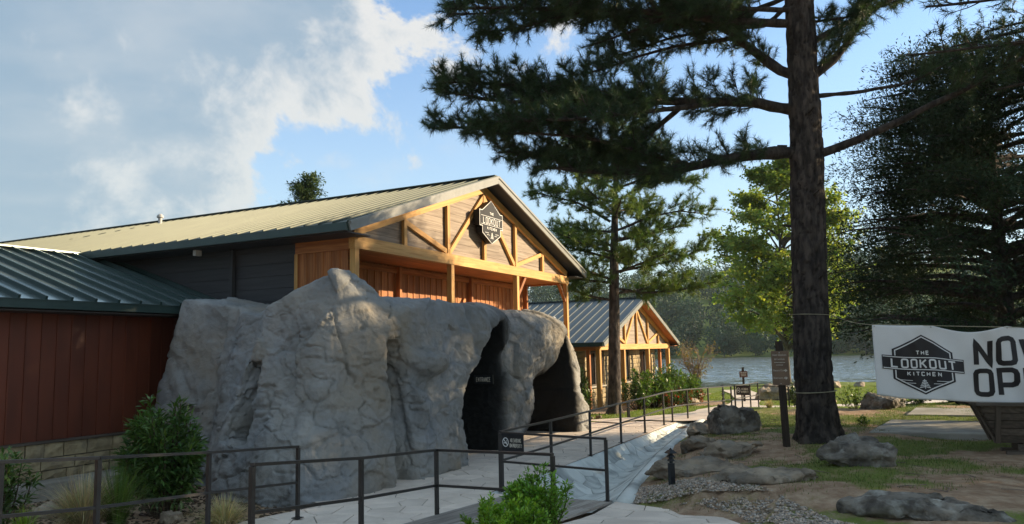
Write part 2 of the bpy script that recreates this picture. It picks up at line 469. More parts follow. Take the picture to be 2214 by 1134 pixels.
# ------------------------------------------------------------------ terrain
SW_T = [11.8, 12.4, 15.05, 18.05, 21.3, 25.5, 27.5]
SW_M = [4.4, 4.4, 4.87, 5.37, 5.8, 6.31, 6.45]
def lie(x, y):
    """general lie of the land"""
    y = np.asarray(y, float)
    z = .11*np.clip(12-y, 0, 14)
    z = z-.03*np.clip(y-28, 0, 10)-.004*np.clip(y-38, 0, 14)
    shore = 53+1.5*np.sin(np.asarray(x, float)*.21)+8*np.exp(-((np.asarray(x, float)-22)/6.5)**2)
    z = z-sstep(0, 5, y-shore)*3.2
    far = y-(246-.26*(np.asarray(x, float)-60))
    z = np.where(far > -10, -3.3+sstep(-10, 6, far)*2.6+.02*np.clip(far-6, 0, 40), z)
    xx = np.asarray(x, float)
    hill = sstep(10, 200, far)*(27+7*np.sin(xx*.011+.4)+4*np.sin(xx*.031+1.0)+np.clip(xx-60, -80, 90)*.10)
    return z+np.where(far > 0, hill, 0)
def ground(x, y):
    x = np.asarray(x, float); y = np.asarray(y, float)
    m = -(x*NX+y*NY); t = x*UX+y*UY
    e = np.interp(t, SW_T, SW_M)
    s = e-m
    z = lie(x, y)
    mh = np.clip(.34-.11*np.clip(12-y, 0, 14), -.1, .34)
    md = sstep(.0, 1.5, s)*sstep(11.2, 13.6, t+.35*np.clip(4-m, -3, 3))*(1-sstep(26, 33, y))
    z = z+mh*md*(1+.25*fbm(np.stack([x*.5, y*.5, x*0], -1).reshape(-1, 3), 3, 5).reshape(x.shape))
    z = z+.02*fbm(np.stack([x*1.7, y*1.7, x*0], -1).reshape(-1, 3), 3, 9).reshape(x.shape)*(s > 0)
    # under plaza, ramp and channel the soil lies lower
    low = sstep(-.12, .0, -s-.05)*(t > 6)*(t < 29)*(1-sstep(26.5, 28.5, t))*(m < 16)
    ch = ((m < 6.95) & (t > 12.0) & (t < 25.4)).astype(float)
    z = z-low*(.10+.75*ch)
    z = z-.10*((s > -.2) & (t < 12.3) & (m > 1.8) & (t > 6))
    # far path bed
    return z
def axis(lo, hi, step, far, nfar):
    a = np.arange(lo, hi+1e-6, step)
    l = lo-np.geomspace(step, far, nfar)[::-1]; r = hi+np.geomspace(step, far, nfar)
    return np.concatenate([l, a, r])
gx = axis(-14, 26, .2, 700, 46)
gy = axis(4, 62, .2, 900, 90)
GX, GY = np.meshgrid(gx, gy)
GZ = ground(GX.ravel(), GY.ravel())
V = np.stack([GX.ravel(), GY.ravel(), GZ], -1)
nx_, ny_ = len(gx), len(gy)
ii = (np.arange(ny_-1)[:, None]*nx_+np.arange(nx_-1)[None, :]).ravel()
F = np.stack([ii, ii+1, ii+1+nx_, ii+nx_], -1)
# grass cover: patchy on the mound under the pine, full lawn towards the lake, soil in the beds
x, y = V[:, 0], V[:, 1]
P2 = np.stack([x, y, 0*x], -1)
gm = fbm(P2*.55, 4, 21)*.8+fbm(P2*2.3, 3, 22)*.35
mm, tt = -(x*NX+y*NY), x*UX+y*UY
cover = sstep(-.25, .45, gm)*.70
cover = np.maximum(cover, sstep(24, 29, y))
cover = np.where(mm > np.interp(tt, SW_T, SW_M), np.where(y > 27, cover, 0.02), cover)
bed = ((mm > 10.6) & (mm < 13.2) & (tt > 30)) & (y < 48)
cover = np.where(bed, .05, cover)
bedr = np.hypot((x-8.6)/1.9, (y-39.5)/2.5)
cover = np.where(bedr < 1, .05, cover)
cover = np.where((y > 62) & (y < 200), .0, cover)
tintc = np.stack([cover, fbm(P2*.8, 3, 31)*.5+.5, np.ones_like(cover)], -1)
me = np_mesh('ground', V, F, tintc, True)
m = bpy.data.materials.new('ground_soil_and_grass'); m.use_nodes = True; nt = m.node_tree; nt.nodes.clear()
out = nnode(nt, 'ShaderNodeOutputMaterial'); tc = nnode(nt, 'ShaderNodeTexCoord'); v = tc.outputs['Object']
at = nnode(nt, 'ShaderNodeAttribute', attribute_name='tint'); sp = nnode(nt, 'ShaderNodeSeparateColor'); nt.links.new(at.outputs['Color'], sp.inputs[0])
n_a = noise(nt, v, 3.5, 8, .65); n_b = noise(nt, v, 22, 6, .65); n_c = noise(nt, v, 1.1, 4)
soil = nmix(nt, nramp(nt, n_a, .35, .68), (.30, .195, .125), (.52, .39, .27))
soil = nmix(nt, nramp(nt, n_b, .5, .75), soil, (.42, .25, .15))
gr = nmix(nt, nramp(nt, n_b, .35, .7), (.115, .165, .032), (.22, .27, .06))
gr = nmix(nt, nmath(nt, 'MULTIPLY', nramp(nt, n_c, .5, .7), .5), gr, (.28, .265, .10))
fac = nmath(nt, 'ADD', sp.outputs[0], nmath(nt, 'MULTIPLY', nmath(nt, 'SUBTRACT', n_b, .5), .9))
col = nmix(nt, nramp(nt, fac, .25, .75), soil, gr)
bs = nnode(nt, 'ShaderNodeBsdfPrincipled', {'Roughness': .95, 'Specular IOR Level': .15}); nt.links.new(col, bs.inputs[0])
bp = nnode(nt, 'ShaderNodeBump', {'Strength': .7, 'Distance': .06, 'Height': nmath(nt, 'ADD', n_b, n_a)}); nt.links.new(bp.outputs[0], bs.inputs['Normal'])
nt.links.new(bs.outputs[0], out.inputs[0])
tag(link('ground', me, m), kind='structure')

def gz(x, y): return float(ground(np.array([x]), np.array([y]))[0])

# ------------------------------------------------------------------ lake
m = bpy.data.materials.new('lake_water'); m.use_nodes = True; nt = m.node_tree; nt.nodes.clear()
out = nnode(nt, 'ShaderNodeOutputMaterial'); tc = nnode(nt, 'ShaderNodeTexCoord'); v = tc.outputs['Object']
mp = nnode(nt, 'ShaderNodeMapping'); nt.links.new(v, mp.inputs[0]); mp.inputs['Scale'].default_value = (1.0, .55, 1)
sp = nnode(nt, 'ShaderNodeSeparateXYZ'); nt.links.new(v, sp.inputs[0])
calm = noise(nt, v, .035, 3)
w1 = noise(nt, mp.outputs[0], 1.1, 4, .6); w2 = noise(nt, mp.outputs[0], .22, 3, .5)
h = nmath(nt, 'ADD', w1, nmath(nt, 'MULTIPLY', w2, 1.5))
edge = nmath(nt, 'ADD', sp.outputs[1], nmath(nt, 'MULTIPLY', calm, 26))
rip = nramp(nt, edge, 86, 108)                       # wind ripples beyond the sheltered near shore
st = nmath(nt, 'ADD', nmath(nt, 'MULTIPLY', rip, .25), .05)
bp = nnode(nt, 'ShaderNodeBump', {'Distance': .9, 'Height': h}); nt.links.new(st, bp.inputs['Strength'])
bs = nnode(nt, 'ShaderNodeBsdfPrincipled', {'Base Color': (.15, .178, .172, 1), 'Roughness': .12, 'IOR': 1.33, 'Specular IOR Level': .5})
nt.links.new(nmath(nt, 'ADD', nmath(nt, 'MULTIPLY', rip, .06), .05), bs.inputs['Roughness'])
nt.links.new(bp.outputs[0], bs.inputs['Normal']); nt.links.new(bs.outputs[0], out.inputs[0])
ya = np.concatenate([np.array([50.0]), np.geomspace(52, 300, 430)]); aa = np.linspace(-.10, .86, 300)
YA, AA = np.meshgrid(ya, aa, indexing='ij'); XA = YA*AA
rgw = np.random.default_rng(8); HZ = np.zeros_like(XA)
for q in range(30):
    wl_ = rgw.uniform(.9, 2.8); th_ = rgw.normal(.5, .55); k_ = 2*math.pi/wl_
    HZ += .021/k_*np.sin(k_*(XA*math.cos(th_)+YA*math.sin(th_))+rgw.uniform(0, 6.28))
wind = sstep(74, 96, YA+9*np.sin(XA*.05)+4*np.sin(XA*.17+1))          # sheltered water under the near shore stays calm
HZ *= .22+.78*wind
LV_ = np.stack([XA, YA, -1.2+HZ], -1).reshape(-1, 3); n2_ = len(aa)
iw = (np.arange(len(ya)-1)[:, None]*n2_+np.arange(n2_-1)[None, :]).ravel()
lake = tag(np_obj('lake_water', LV_, np.stack([iw, iw+1, iw+1+n2_, iw+n2_], -1), m, None, None, True), kind='structure')
lv = np.array([(-500, 50, -1.35), (700, 50, -1.35), (700, 420, -1.35), (-500, 420, -1.35)], float)
np_obj('open_water', lv, np.array([[0, 1, 2, 3]]), m, lake)

# ------------------------------------------------------------------ stamped concrete paving, stone by stone
def stones(bound, size, outline, parent, m, zf, h=.006, gap=.012, limit=300, near=(0, 10), seed=3, world=None, name='paving_stone'):
    """random flagstone cells inside an outline (2-D), each a raised piece; the nearest are parts, the rest one mesh"""
    rg = np.random.default_rng(seed); x0, x1, y0, y1 = bound; S = []
    nx = int((x1-x0)/size); ny = int((y1-y0)/size)
    for i in range(nx):
        for j in range(ny):
            S.append((x0+(i+.5+rg.uniform(-.42, .42))*(x1-x0)/nx, y0+(j+.5+rg.uniform(-.42, .42))*(y1-y0)/ny))
    pcs = []
    for c in voronoi(S, bound):
        if len(c) < 3: continue
        c = inset(c, gap)
        if len(c) < 3: continue
        q = list(outline)
        for i in range(len(c)):
            q = clip_poly(q, c[i], c[(i+1) % len(c)])
            if len(q) < 3: break
        if len(q) < 3 or abs(poly_area(q)) < .004: continue
        cx = sum(p[0] for p in q)/len(q); cy = sum(p[1] for p in q)/len(q)
        pcs.append((q, cx, cy))
    w = world or (lambda a, b: (a, b))
    pcs.sort(key=lambda q: (w(q[1], q[2])[0]-near[0])**2+(w(q[1], q[2])[1]-near[1])**2)
    rest = MB()
    for k, (q, cx, cy) in enumerate(pcs):
        b = MB() if k < limit else rest
        n = len(q); dz = rg.uniform(-.0015, .0025); inn = [(cx+(p[0]-cx)*.965, cy+(p[1]-cy)*.965) for p in q]
        vv = []
        for pl, hh in ((q, -.004), (q, h*.45+dz), (inn, h+dz)):
            for p in pl:
                X, Y = w(*p); vv.append((X, Y, zf(X, Y, p)+hh))
        ff = [(i, (i+1) % n, n+(i+1) % n, n+i) for i in range(n)]+[(n+i, n+(i+1) % n, 2*n+(i+1) % n, 2*n+i) for i in range(n)]
        X, Y = w(cx, cy)
        vv.append((X, Y, zf(X, Y, (cx, cy))+h+dz))
        ff += [(2*n+i, 2*n+(i+1) % n, 3*n) for i in range(n)]
        b.add(vv, ff)
        if k < limit: b.obj(name, m, parent)
    if rest.v: tag(rest.obj(name, m, parent), kind='stuff')

def drape(poly, cell, zf, off):
    xs = [p[0] for p in poly]; ys = [p[1] for p in poly]; b = MB()
    X = math.floor(min(xs)/cell)*cell
    while X < max(xs):
        Y = math.floor(min(ys)/cell)*cell
        while Y < max(ys):
            q = list(poly); c = [(X, Y), (X+cell, Y), (X+cell, Y+cell), (X, Y+cell)]
            for i in range(4):
                q = clip_poly(q, c[i], c[(i+1) % 4])
                if len(q) < 3: break
            if len(q) >= 3 and abs(poly_area(q)) > 1e-4:
                b.add([(p[0], p[1], zf(p[0], p[1])+off) for p in q], [tuple(range(len(q)))])
            Y += cell
        X += cell
    return b
def zl(x, y): return float(lie(np.array([x]), np.array([y]))[0])

wm = lambda t, m: tuple(FW(t, m))[:2]
# plaza in front of the cave (frame coordinates t, m)
PLAZA = [(5.6, 6.42), (12.38, 6.42), (12.38, 6.8), (15.2, 6.8), (17.6, 6.84), (20.0, 6.93), (22.3, 6.97), (24.7, 7.04), (26.6, 7.03), (25.9, 8.6), (25.4, 10.0), (25.0, 12.3), (12.0, 12.3), (10.9, 10.2), (10.55, 8.85), (8.85, 9.22), (6.2, 9.7), (5.6, 9.7)]
pw = [wm(*p) for p in PLAZA]
pb = drape(pw, .8, zl, -.004)
plaza = tag(pb.obj('plaza_pavement', JOINT), kind='structure')
stones((5.4, 26.8, 6.3, 12.4), .50, PLAZA, plaza, CONC, lambda X, Y, p: zl(X, Y), near=(0, 11), world=wm, seed=5, h=.009, gap=.008)
# ramp path on the camera side of the boardwalk
RAMP = [(7.0, 2.2), (9.2, 1.7), (10.6, 2.0), (11.55, 2.5), (12.1, 3.2), (12.42, 4.42), (7.0, 4.42)]
rw = [wm(*p) for p in RAMP]
ramp = tag(drape(rw, .8, zl, -.004).obj('ramp_pavement', JOINT), kind='structure')
stones((6.8, 12.6, 1.6, 4.5), .55, RAMP, ramp, CONC, lambda X, Y, p: zl(X, Y), near=(0, 11), world=wm, seed=8, h=.009, gap=.008)
# path to the lake
PATH = [(2.25, 27.45), (4.22, 28.25), (6.48, 30.4), (7.14, 31.5), (7.6, 32.9), (8.6, 34.6), (10.0, 37.2), (11.5, 41.3), (12.6, 46.0), (13.2, 50.5),
        (14.9, 50.5), (14.2, 46.0), (12.9, 41.3), (11.6, 37.6), (10.9, 35.2), (12.0, 34.2), (15.0, 35.0), (21, 37.6), (21.4, 35.6), (15.2, 33.2), (10.9, 29.7), (8.83, 28.1), (7.76, 27.3), (6.6, 26.6), (5.55, 26.4), (4.2, 27.2), (3.5, 26.2)]
path = tag(drape(PATH, 1.0, lambda a, b: zl(a, b), .045).obj('lake_path', CONC), kind='structure')

# drainage channel of blue-grey concrete
def sw_pos(t, k):
    """k 0 at the rail side, 1 at the mound side"""
    e = np.interp(t, SW_T, SW_M); a = np.interp(t, [12.4, 18, 25], [6.78, 6.82, 7.0])
    m_ = a+(e-a)*k
    d = np.interp(t, [12.4, 18, 25.0, 26.9], [.50, .44, .20, .0])
    k_ = min(max(k, 0.0), 1.0)
    z = -d*max(0.0, math.sin(math.pi*k_**.9))**1.2+.06*k_**5
    X, Y, _ = FW(t, m_); return X, Y, z+.0
b = MB(); T_ = np.linspace(12.42, 26.9, 59); K_ = np.linspace(0, 1, 17)
vv = [sw_pos(t, k) for t in T_ for k in K_]
vv = [(p[0], p[1], p[2]-.022) for p in vv]
b.add(vv, [(i*17+j, i*17+j+1, (i+1)*17+j+1, (i+1)*17+j) for i in range(58) for j in range(16)])
swale = tag(b.obj('drainage_channel', SWJ, smooth=True), kind='structure')
def sw_w(t, k): X, Y, z = sw_pos(t, k); return X, Y
def sw_fine():
    """cells in (t,k) space, each fanned finely enough to follow the curve"""
    rg = np.random.default_rng(17); S = []
    nt_, nk = 30, 5
    for i in range(nt_):
        for j in range(nk):
            S.append((12.42+(i+.5+rg.uniform(-.4, .4))*14.48/nt_, (j+.5+rg.uniform(-.4, .4))/nk*2.2))
    for c in voronoi(S, (12.42, 26.9, 0, 2.2)):
        c = inset(c, .004)
        if len(c) < 3: continue
        pts = []
        for i in range(len(c)):
            for q in range(5):
                s_ = q/5; pts.append((c[i][0]*(1-s_)+c[(i+1) % len(c)][0]*s_, c[i][1]*(1-s_)+c[(i+1) % len(c)][1]*s_))
        cx = sum(p[0] for p in pts)/len(pts); cy = sum(p[1] for p in pts)/len(pts); n = len(pts); vv = []
        for sc_, hh in ((1, -.008), (.985, .0), (.75, .0), (.5, .0), (.25, .0)):
            for p in pts:
                X, Y, z = sw_pos(cx+(p[0]-cx)*sc_, (cy+(p[1]-cy)*sc_)/2.2); vv.append((X, Y, z+hh))
        X, Y, z = sw_pos(cx, cy/2.2); vv.append((X, Y, z))
        ff = [(r*n+i, r*n+(i+1) % n, (r+1)*n+(i+1) % n, (r+1)*n+i) for r in range(4) for i in range(n)]+[(4*n+i, 4*n+(i+1) % n, 5*n) for i in range(n)]
        MB().add(vv, [f[::-1] for f in ff]).obj('paving_stone', SWALE, swale, smooth=True)
sw_fine()
# plain lip on the mound side of the channel
b = MB(); pr = []
for t in np.linspace(12.42, 26.6, 40):
    e = float(np.interp(t, SW_T, SW_M)); w_ = .22+.05*math.sin(t*2.1)
    for dm, dzz in ((.02, -.012), (-.02, .064), (-w_*.5, .082), (-w_, .05), (-w_-.06, -.2)):
        X, Y, _ = FW(t, e+dm); pr.append((X, Y, dzz))
b.add(pr, [(i*5+j, i*5+j+1, (i+1)*5+j+1, (i+1)*5+j) for i in range(39) for j in range(4)]+[(4, 3, 2, 1, 0)])
tag(b.obj('channel_kerb', SWALE, smooth=True), kind='structure')
# bulkhead at the near end of the channel
pts = [sw_pos(12.42, k) for k in np.linspace(0, 1, 17)]
b = MB(); n = len(pts)
b.add([(p[0], p[1], p[2]+.0) for p in pts]+[(p[0], p[1], -.75) for p in pts], [(i, i+1, n+i+1, n+i) for i in range(n-1)])
tag(b.obj('channel_end_wall', SWALE), kind='structure')

# gravel bed beside the ramp and mulch bed by the wall
def gravel(name, poly, n, smin, smax, m, tf, seed, lift=.0, parent=None, zf=gz):
    rg = np.random.default_rng(seed)
    base = np.array([(1,0,0),(-1,0,0),(0,1,0),(0,-1,0),(0,0,1),(0,0,-1)], float)
    fc = np.array([(0,2,4),(2,1,4),(1,3,4),(3,0,4),(2,0,5),(1,2,5),(3,1,5),(0,3,5)])
    xs = [p[0] for p in poly]; ys = [p[1] for p in poly]
    X = rg.uniform(min(xs), max(xs), n*6); Y = rg.uniform(min(ys), max(ys), n*6)
    k = np.nonzero(in_poly_np(X, Y, poly))[0][:n]; X, Y = X[k], Y[k]; n = len(X)
    s = rg.uniform(smin, smax, n); a = rg.uniform(0, 6.28, n)
    v = base[None]*np.stack([s*rg.uniform(.8, 1.5, n), s*rg.uniform(.6, 1, n), s*rg.uniform(.35, .7, n)], -1)[:, None]+rg.normal(0, 1, (n, 6, 3))*(s*.16)[:, None, None]
    c_, s_ = np.cos(a)[:, None], np.sin(a)[:, None]
    v = np.stack([v[..., 0]*c_-v[..., 1]*s_, v[..., 0]*s_+v[..., 1]*c_, v[..., 2]], -1)
    v = v+np.stack([X, Y, ground(X, Y)+lift+s*.2], -1)[:, None]
    F = (np.arange(n)*6)[:, None, None]+fc[None]
    T = np.repeat(np.array([tf(rg) for _ in range(n)]), 6, 0)
    return tag(np_obj(name, v.reshape(-1, 3), F.reshape(-1, 3), m, parent, T), kind='stuff')
def gtint(rg):
    b_ = rg.uniform(.55, 1.7); w_ = rg.uniform(-.12, .12); return (b_*(1+w_), b_, b_*(1-w_))
GBED = [wm(*p) for p in [(10.2, 1.2), (11.7, 2.35), (12.2, 3.15), (12.45, 4.3), (13.9, 4.55), (13.5, 3.3), (12.6, 2.2), (11.6, 1.3), (10.7, .6)]]
gravel('gravel_bed', GBED, 5200, .016, .034, GRAV, gtint, 4)
# ------------------------------------------------------------------ buildings
def ashlar(parent, o, ax, ay, L, z0, z1, depth, m, rg, rows=None, holes=(), smin=.28, smax=.75, name='stone', hmin=.16, hmax=.28):
    """squared rubble wall face: individual stones with rough proud faces; o origin, ax along, ay outwards"""
    ax, ay = Vector(ax), Vector(ay); z = z0
    while z < z1-.02:
        h = rg.uniform(hmin, hmax)
        if z1-z-h < hmin*.7: h = z1-z
        a = 0.0
        while a < L-.01:
            w_ = rg.uniform(smin, smax)
            if L-a-w_ < smin*.6: w_ = L-a
            ok = True
            for (h0, h1, g0, g1) in holes:
                if a+w_ > h0 and a < h1 and z+h > g0+.01 and z < g1-.01:
                    if a < h0-.08: w_ = h0-a
                    else: ok = False; w_ = max(h1-a, .05)
                    break
            if ok and w_ > .06:
                g = .008; b = MB(); nxs, nzs = 4, 3; vv = []
                d0 = depth+rg.uniform(-.012, .02)
                for j in range(nzs+1):
                    for i in range(nxs+1):
                        ed = i in (0, nxs) or j in (0, nzs)
                        jit = 0 if ed else rg.uniform(-.012, .016)
                        ex = rg.uniform(0, .008) if ed else 0
                        vv.append((g+(w_-2*g)*i/nxs+(ex if i == 0 else -ex if i == nxs else 0), g+(h-2*g)*j/nzs+(ex if j == 0 else -ex if j == nzs else 0), d0+jit-(.014 if ed else 0)))
                n1 = len(vv)
                bk = [(g, g, 0), (w_-g, g, 0), (w_-g, h-g, 0), (g, h-g, 0)]
                ff = [(j*(nxs+1)+i, j*(nxs+1)+i+1, (j+1)*(nxs+1)+i+1, (j+1)*(nxs+1)+i) for j in range(nzs) for i in range(nxs)]
                bot = [i for i in range(nxs+1)]; top = [nzs*(nxs+1)+i for i in range(nxs+1)]
                lef = [j*(nxs+1) for j in range(nzs+1)]; rig = [j*(nxs+1)+nxs for j in range(nzs+1)]
                ff += [tuple([n1, n1+1]+bot[::-1]), tuple([n1+1, n1+2]+rig[::-1]), tuple([n1+2, n1+3]+top), tuple([n1+3, n1]+lef)]
                b.add(vv+bk, ff)
                p = Vector(o)+ax*a+Vector((0, 0, z))
                b.obj(name, m, parent, axes_mat(p, ax, Vector((0, 0, 1)), ax.cross(Vector((0, 0, 1)))) if ax.cross(Vector((0, 0, 1))).dot(ay) > 0 else axes_mat(p+ax*w_, -ax, Vector((0, 0, 1)), (-ax).cross(Vector((0, 0, 1)))))
            a += w_
        z += h

def roof_slope(parent, t_e, z_e, t_r, z_r, m0, m1, wdt, m_, thick=.05, rib=.035):
    """standing-seam sheets, each a part; ridge runs along m"""
    d = Vector((0, 0, 0))+U3*(t_r-t_e)+Z3*(z_r-z_e); L = d.length; d.normalize()
    sgn = 1 if t_r > t_e else -1
    nrm = d.cross(M3)*1.0
    if nrm.z < 0: nrm = -nrm
    y_ = nrm.cross(d)
    b = MB().box(0, L, .002, wdt-.002, -thick, 0)
    b.add([(0, .0, .0), (L, .0, .0), (L, rib*.7, .0), (0, rib*.7, .0), (0, rib*.1, rib), (L, rib*.1, rib), (L, rib*.6, rib), (0, rib*.6, rib)],
          [(4, 5, 6, 7), (0, 1, 5, 4), (1, 2, 6, 5), (2, 3, 7, 6), (3, 0, 4, 7)])
    me = b.mesh('roof_panel'); me.materials.append(m_)
    n = int(round((m1-m0)/wdt))
    for i in range(n):
        mm_ = m0+i*wdt + (0 if y_.dot(M3) > 0 else wdt)
        link('roof_panel', me, None, parent, axes_mat(FW(t_e, mm_, z_e), d, y_, nrm))

def truss(parent, tL, tR, m0, zb, zap, siding=True, scale=1.0, board=.205, verts=(1/6, 2/6, .5, 4/6, 5/6), dg=True):
    """half-timbered gable: rafters, posts, braces over horizontal siding boards"""
    mid = (tL+tR)/2; hw = (tR-tL)/2; s = (zap-zb-.19*scale)/hw          # roof line height above beam at the ends .19
    roofz = lambda t: zap-abs(t-mid)*s
    rh = .20*scale
    for sg in (-1, 1):
        e_ = mid+sg*hw
        a, c = FW(e_, m0+.045, roofz(e_)-rh/2), FW(mid, m0+.045, zap-rh/2)
        bar('rafter', a, c, .09, rh, WOOD, parent)
    k = .13*scale
    for f in verts:
        t = tL+(tR-tL)*f
        top = roofz(t)-rh*1.02
        if top > zb+.05:
            bar('truss_post', FW(t, m0+.055, zb), FW(t, m0+.055, top), .085, k, WOOD, parent, up=U3)
    if dg:
        w6 = (tR-tL)/6
        for a, za, c, zc in ((tL+w6, roofz(tL+w6)-rh*1.3, tL+2*w6-.06, zb+.07), (tL+2*w6+.08, zb+.05, mid-.05, zap-rh*1.8), (tR-2*w6-.08, zb+.05, mid+.05, zap-rh*1.8), (tR-w6, roofz(tR-w6)-rh*1.3, tR-2*w6+.06, zb+.07)):
            bar('brace', FW(a, m0+.070, za), FW(c, m0+.070, zc), .075, k, WOOD, parent)
    if siding:
        z = zb-.04; ms = m0+.16
        while z < zap-.1:
            z1 = z+board; q = [(tL, z), (tR, z), (tR, z1-.006), (tL, z1-.006)]
            q = clip_poly(q, (tR, roofz(tR)-.04), (mid, zap-.04)); 
            if len(q) >= 3: q = clip_poly(q, (mid, zap-.04), (tL, roofz(tL)-.04))
            if len(q) >= 3:
                w0 = min(p[0] for p in q); w1 = max(p[0] for p in q)
                cuts = [w0] + [c for c in sorted(random.sample([tL+(tR-tL)*i/12+.07 for i in range(1, 12)], 2)) if w0+.6 < c < w1-.6] + [w1]
                for ca, cb in zip(cuts[:-1], cuts[1:]):
                    qq = clip_poly(clip_poly(q, (ca+.002, 9), (ca+.002, 0)), (cb-.002, 0), (cb-.002, 9)) if len(cuts) > 2 else q
                    qq = [p for p in qq]
                    if len(qq) < 3: continue
                    qq = [(p[0]-ca, p[1]-z) for p in qq]
                    slab('siding_board', qq, FW(ca, ms+random.uniform(-.003, .003), z), U3, Z3, .035, SIDE, parent)
            z = z1
        pl = [(tL, zb-.05), (tR, zb-.05), (tR, roofz(tR)-.03), (mid, zap-.03), (tL, roofz(tL)-.03)]
        slab('gable_wall', [(p[0]-tL, p[1]) for p in pl], FW(tL, ms+.06, 0), U3, Z3, .03, DARK, parent)
    return s

def batten_wall(parent, o, ax, out, L, z0, z1, m_, step=.31, nm='wall_board'):
    ax, out = Vector(ax), Vector(out); n = max(1, int(round(L/step))); st = L/n
    for i in range(n):
        p = Vector(o)+ax*(i*st)
        sgn = 1 if ax.cross(Z3).dot(out) > 0 else -1
        a = p+ax*(st/2)
        bar(nm, a+Z3*z0+out*(.012+random.uniform(0, .004)), a+Z3*z1+out*(.012), st-.006, .024, m_, parent, up=out)
        bar('batten', p+Z3*z0+out*.034, p+Z3*z1+out*.034, .055, .022, m_, parent, up=out)

# ---- main building with the timber gable
tL, tR, mF = 14.018, 26.515, 11.0
mid = (tL+tR)/2
MAIN = thing('gabled_restaurant_building', 'large charcoal building with orange timber gable porch and long ribbed metal roof', 'building', FW(mid, 14, 0))
ZB0, ZB1, ZAP, ZRG, ZEV, EAVT = 4.88, 5.16, 7.43, 7.665, 5.345, .74
truss(MAIN, tL, tR, mF, ZB1, ZAP)
bar('tie_beam', FW(tL-.03, mF+.04, (ZB0+ZB1)/2), FW(20.95, mF+.04, (ZB0+ZB1)/2), .17, ZB1-ZB0, WOOD, MAIN)
bar('tie_beam', FW(20.954, mF+.043, (ZB0+ZB1)/2), FW(tR+.03, mF+.043, (ZB0+ZB1)/2), .17, ZB1-ZB0, WOOD, MAIN)
for t in (14.10, 18.30, 22.35, 26.43):
    bar('post', FW(t, mF+.05, -.02), FW(t, mF+.05, ZB0), .15, .15, WOOD, MAIN, up=U3)
bar('corner_stud', FW(tL+.07, mF+.05, ZB1), FW(tL+.07, mF+.05, ZB1+.2), .13, .14, WOOD, MAIN, up=U3)
bar('side_beam', FW(tL+.06, mF+.13, 5.02), FW(tL+.06, mF+1.72, 5.02), .14, .32, WOODB, MAIN)
bar('side_beam', FW(tR-.08, mF+.13, 5.02), FW(tR-.08, mF+1.72, 5.02), .14, .30, WOODB, MAIN)
for sg, tt_ in ((1, 22.43), (-1, 26.35)):
    bar('knee_brace', FW(tt_, mF+.05, 4.25), FW(tt_+sg*.55, mF+.05, 4.87), .10, .10, WOODB, MAIN)
boxf('porch_ceiling', tL+.15, tR-.15, mF+.14, mF+1.7, 4.93, 4.97, WOODB, MAIN)
batten_wall(MAIN, FW(tL+.22, mF+1.70), U3, -M3, tR-tL-.36, 0, 4.93, WOODB)
boxf('back_wall', tL+.12, tR-.12, mF+1.712, mF+1.9, 0, 5.1, DARK, MAIN)
for t in (18.05, 22.1, 26.25):
    bar('pilaster', FW(t, mF+1.62, 0), FW(t, mF+1.62, 4.9), .20, .10, WOODB, MAIN, up=U3)
bar('head_trim', FW(tL+.2, mF+1.64, 4.80), FW(tR-.2, mF+1.64, 4.80), .06, .16, WOODB, MAIN)
batten_wall(MAIN, FW(tL+.055, mF+1.66), -M3, -U3, 1.46, 0, 4.86, WOODB, .24)
bar('corner_board', FW(tL+.04, mF+1.70, 0), FW(tL+.04, mF+1.70, 4.86), .09, .10, WOOD, MAIN, up=U3)
# dark clad hall behind
boxf('hall_wall', tL+.10, tR-.1, mF+1.95, 52, 0, 5.25, DARK, MAIN)
z = 2.6
while z < 5.2:
    bar('siding_board', FW(tL+.085, mF+1.76, z+.15), FW(tL+.085, 52, z+.15), .03, .292, DARK, MAIN); z += .3
bar('downspout', FW(tL-.02, 14.72, 3.95), FW(tL-.02, 14.72, 5.2), .09, .11, DARK, MAIN, up=U3)
MB().box(-.09, .09, -.05, .05, -.16, .0).obj('flood_light', WHITEM, MAIN, axes_mat(FW(13.6, 15.5, 5.15), U3, M3, Z3))
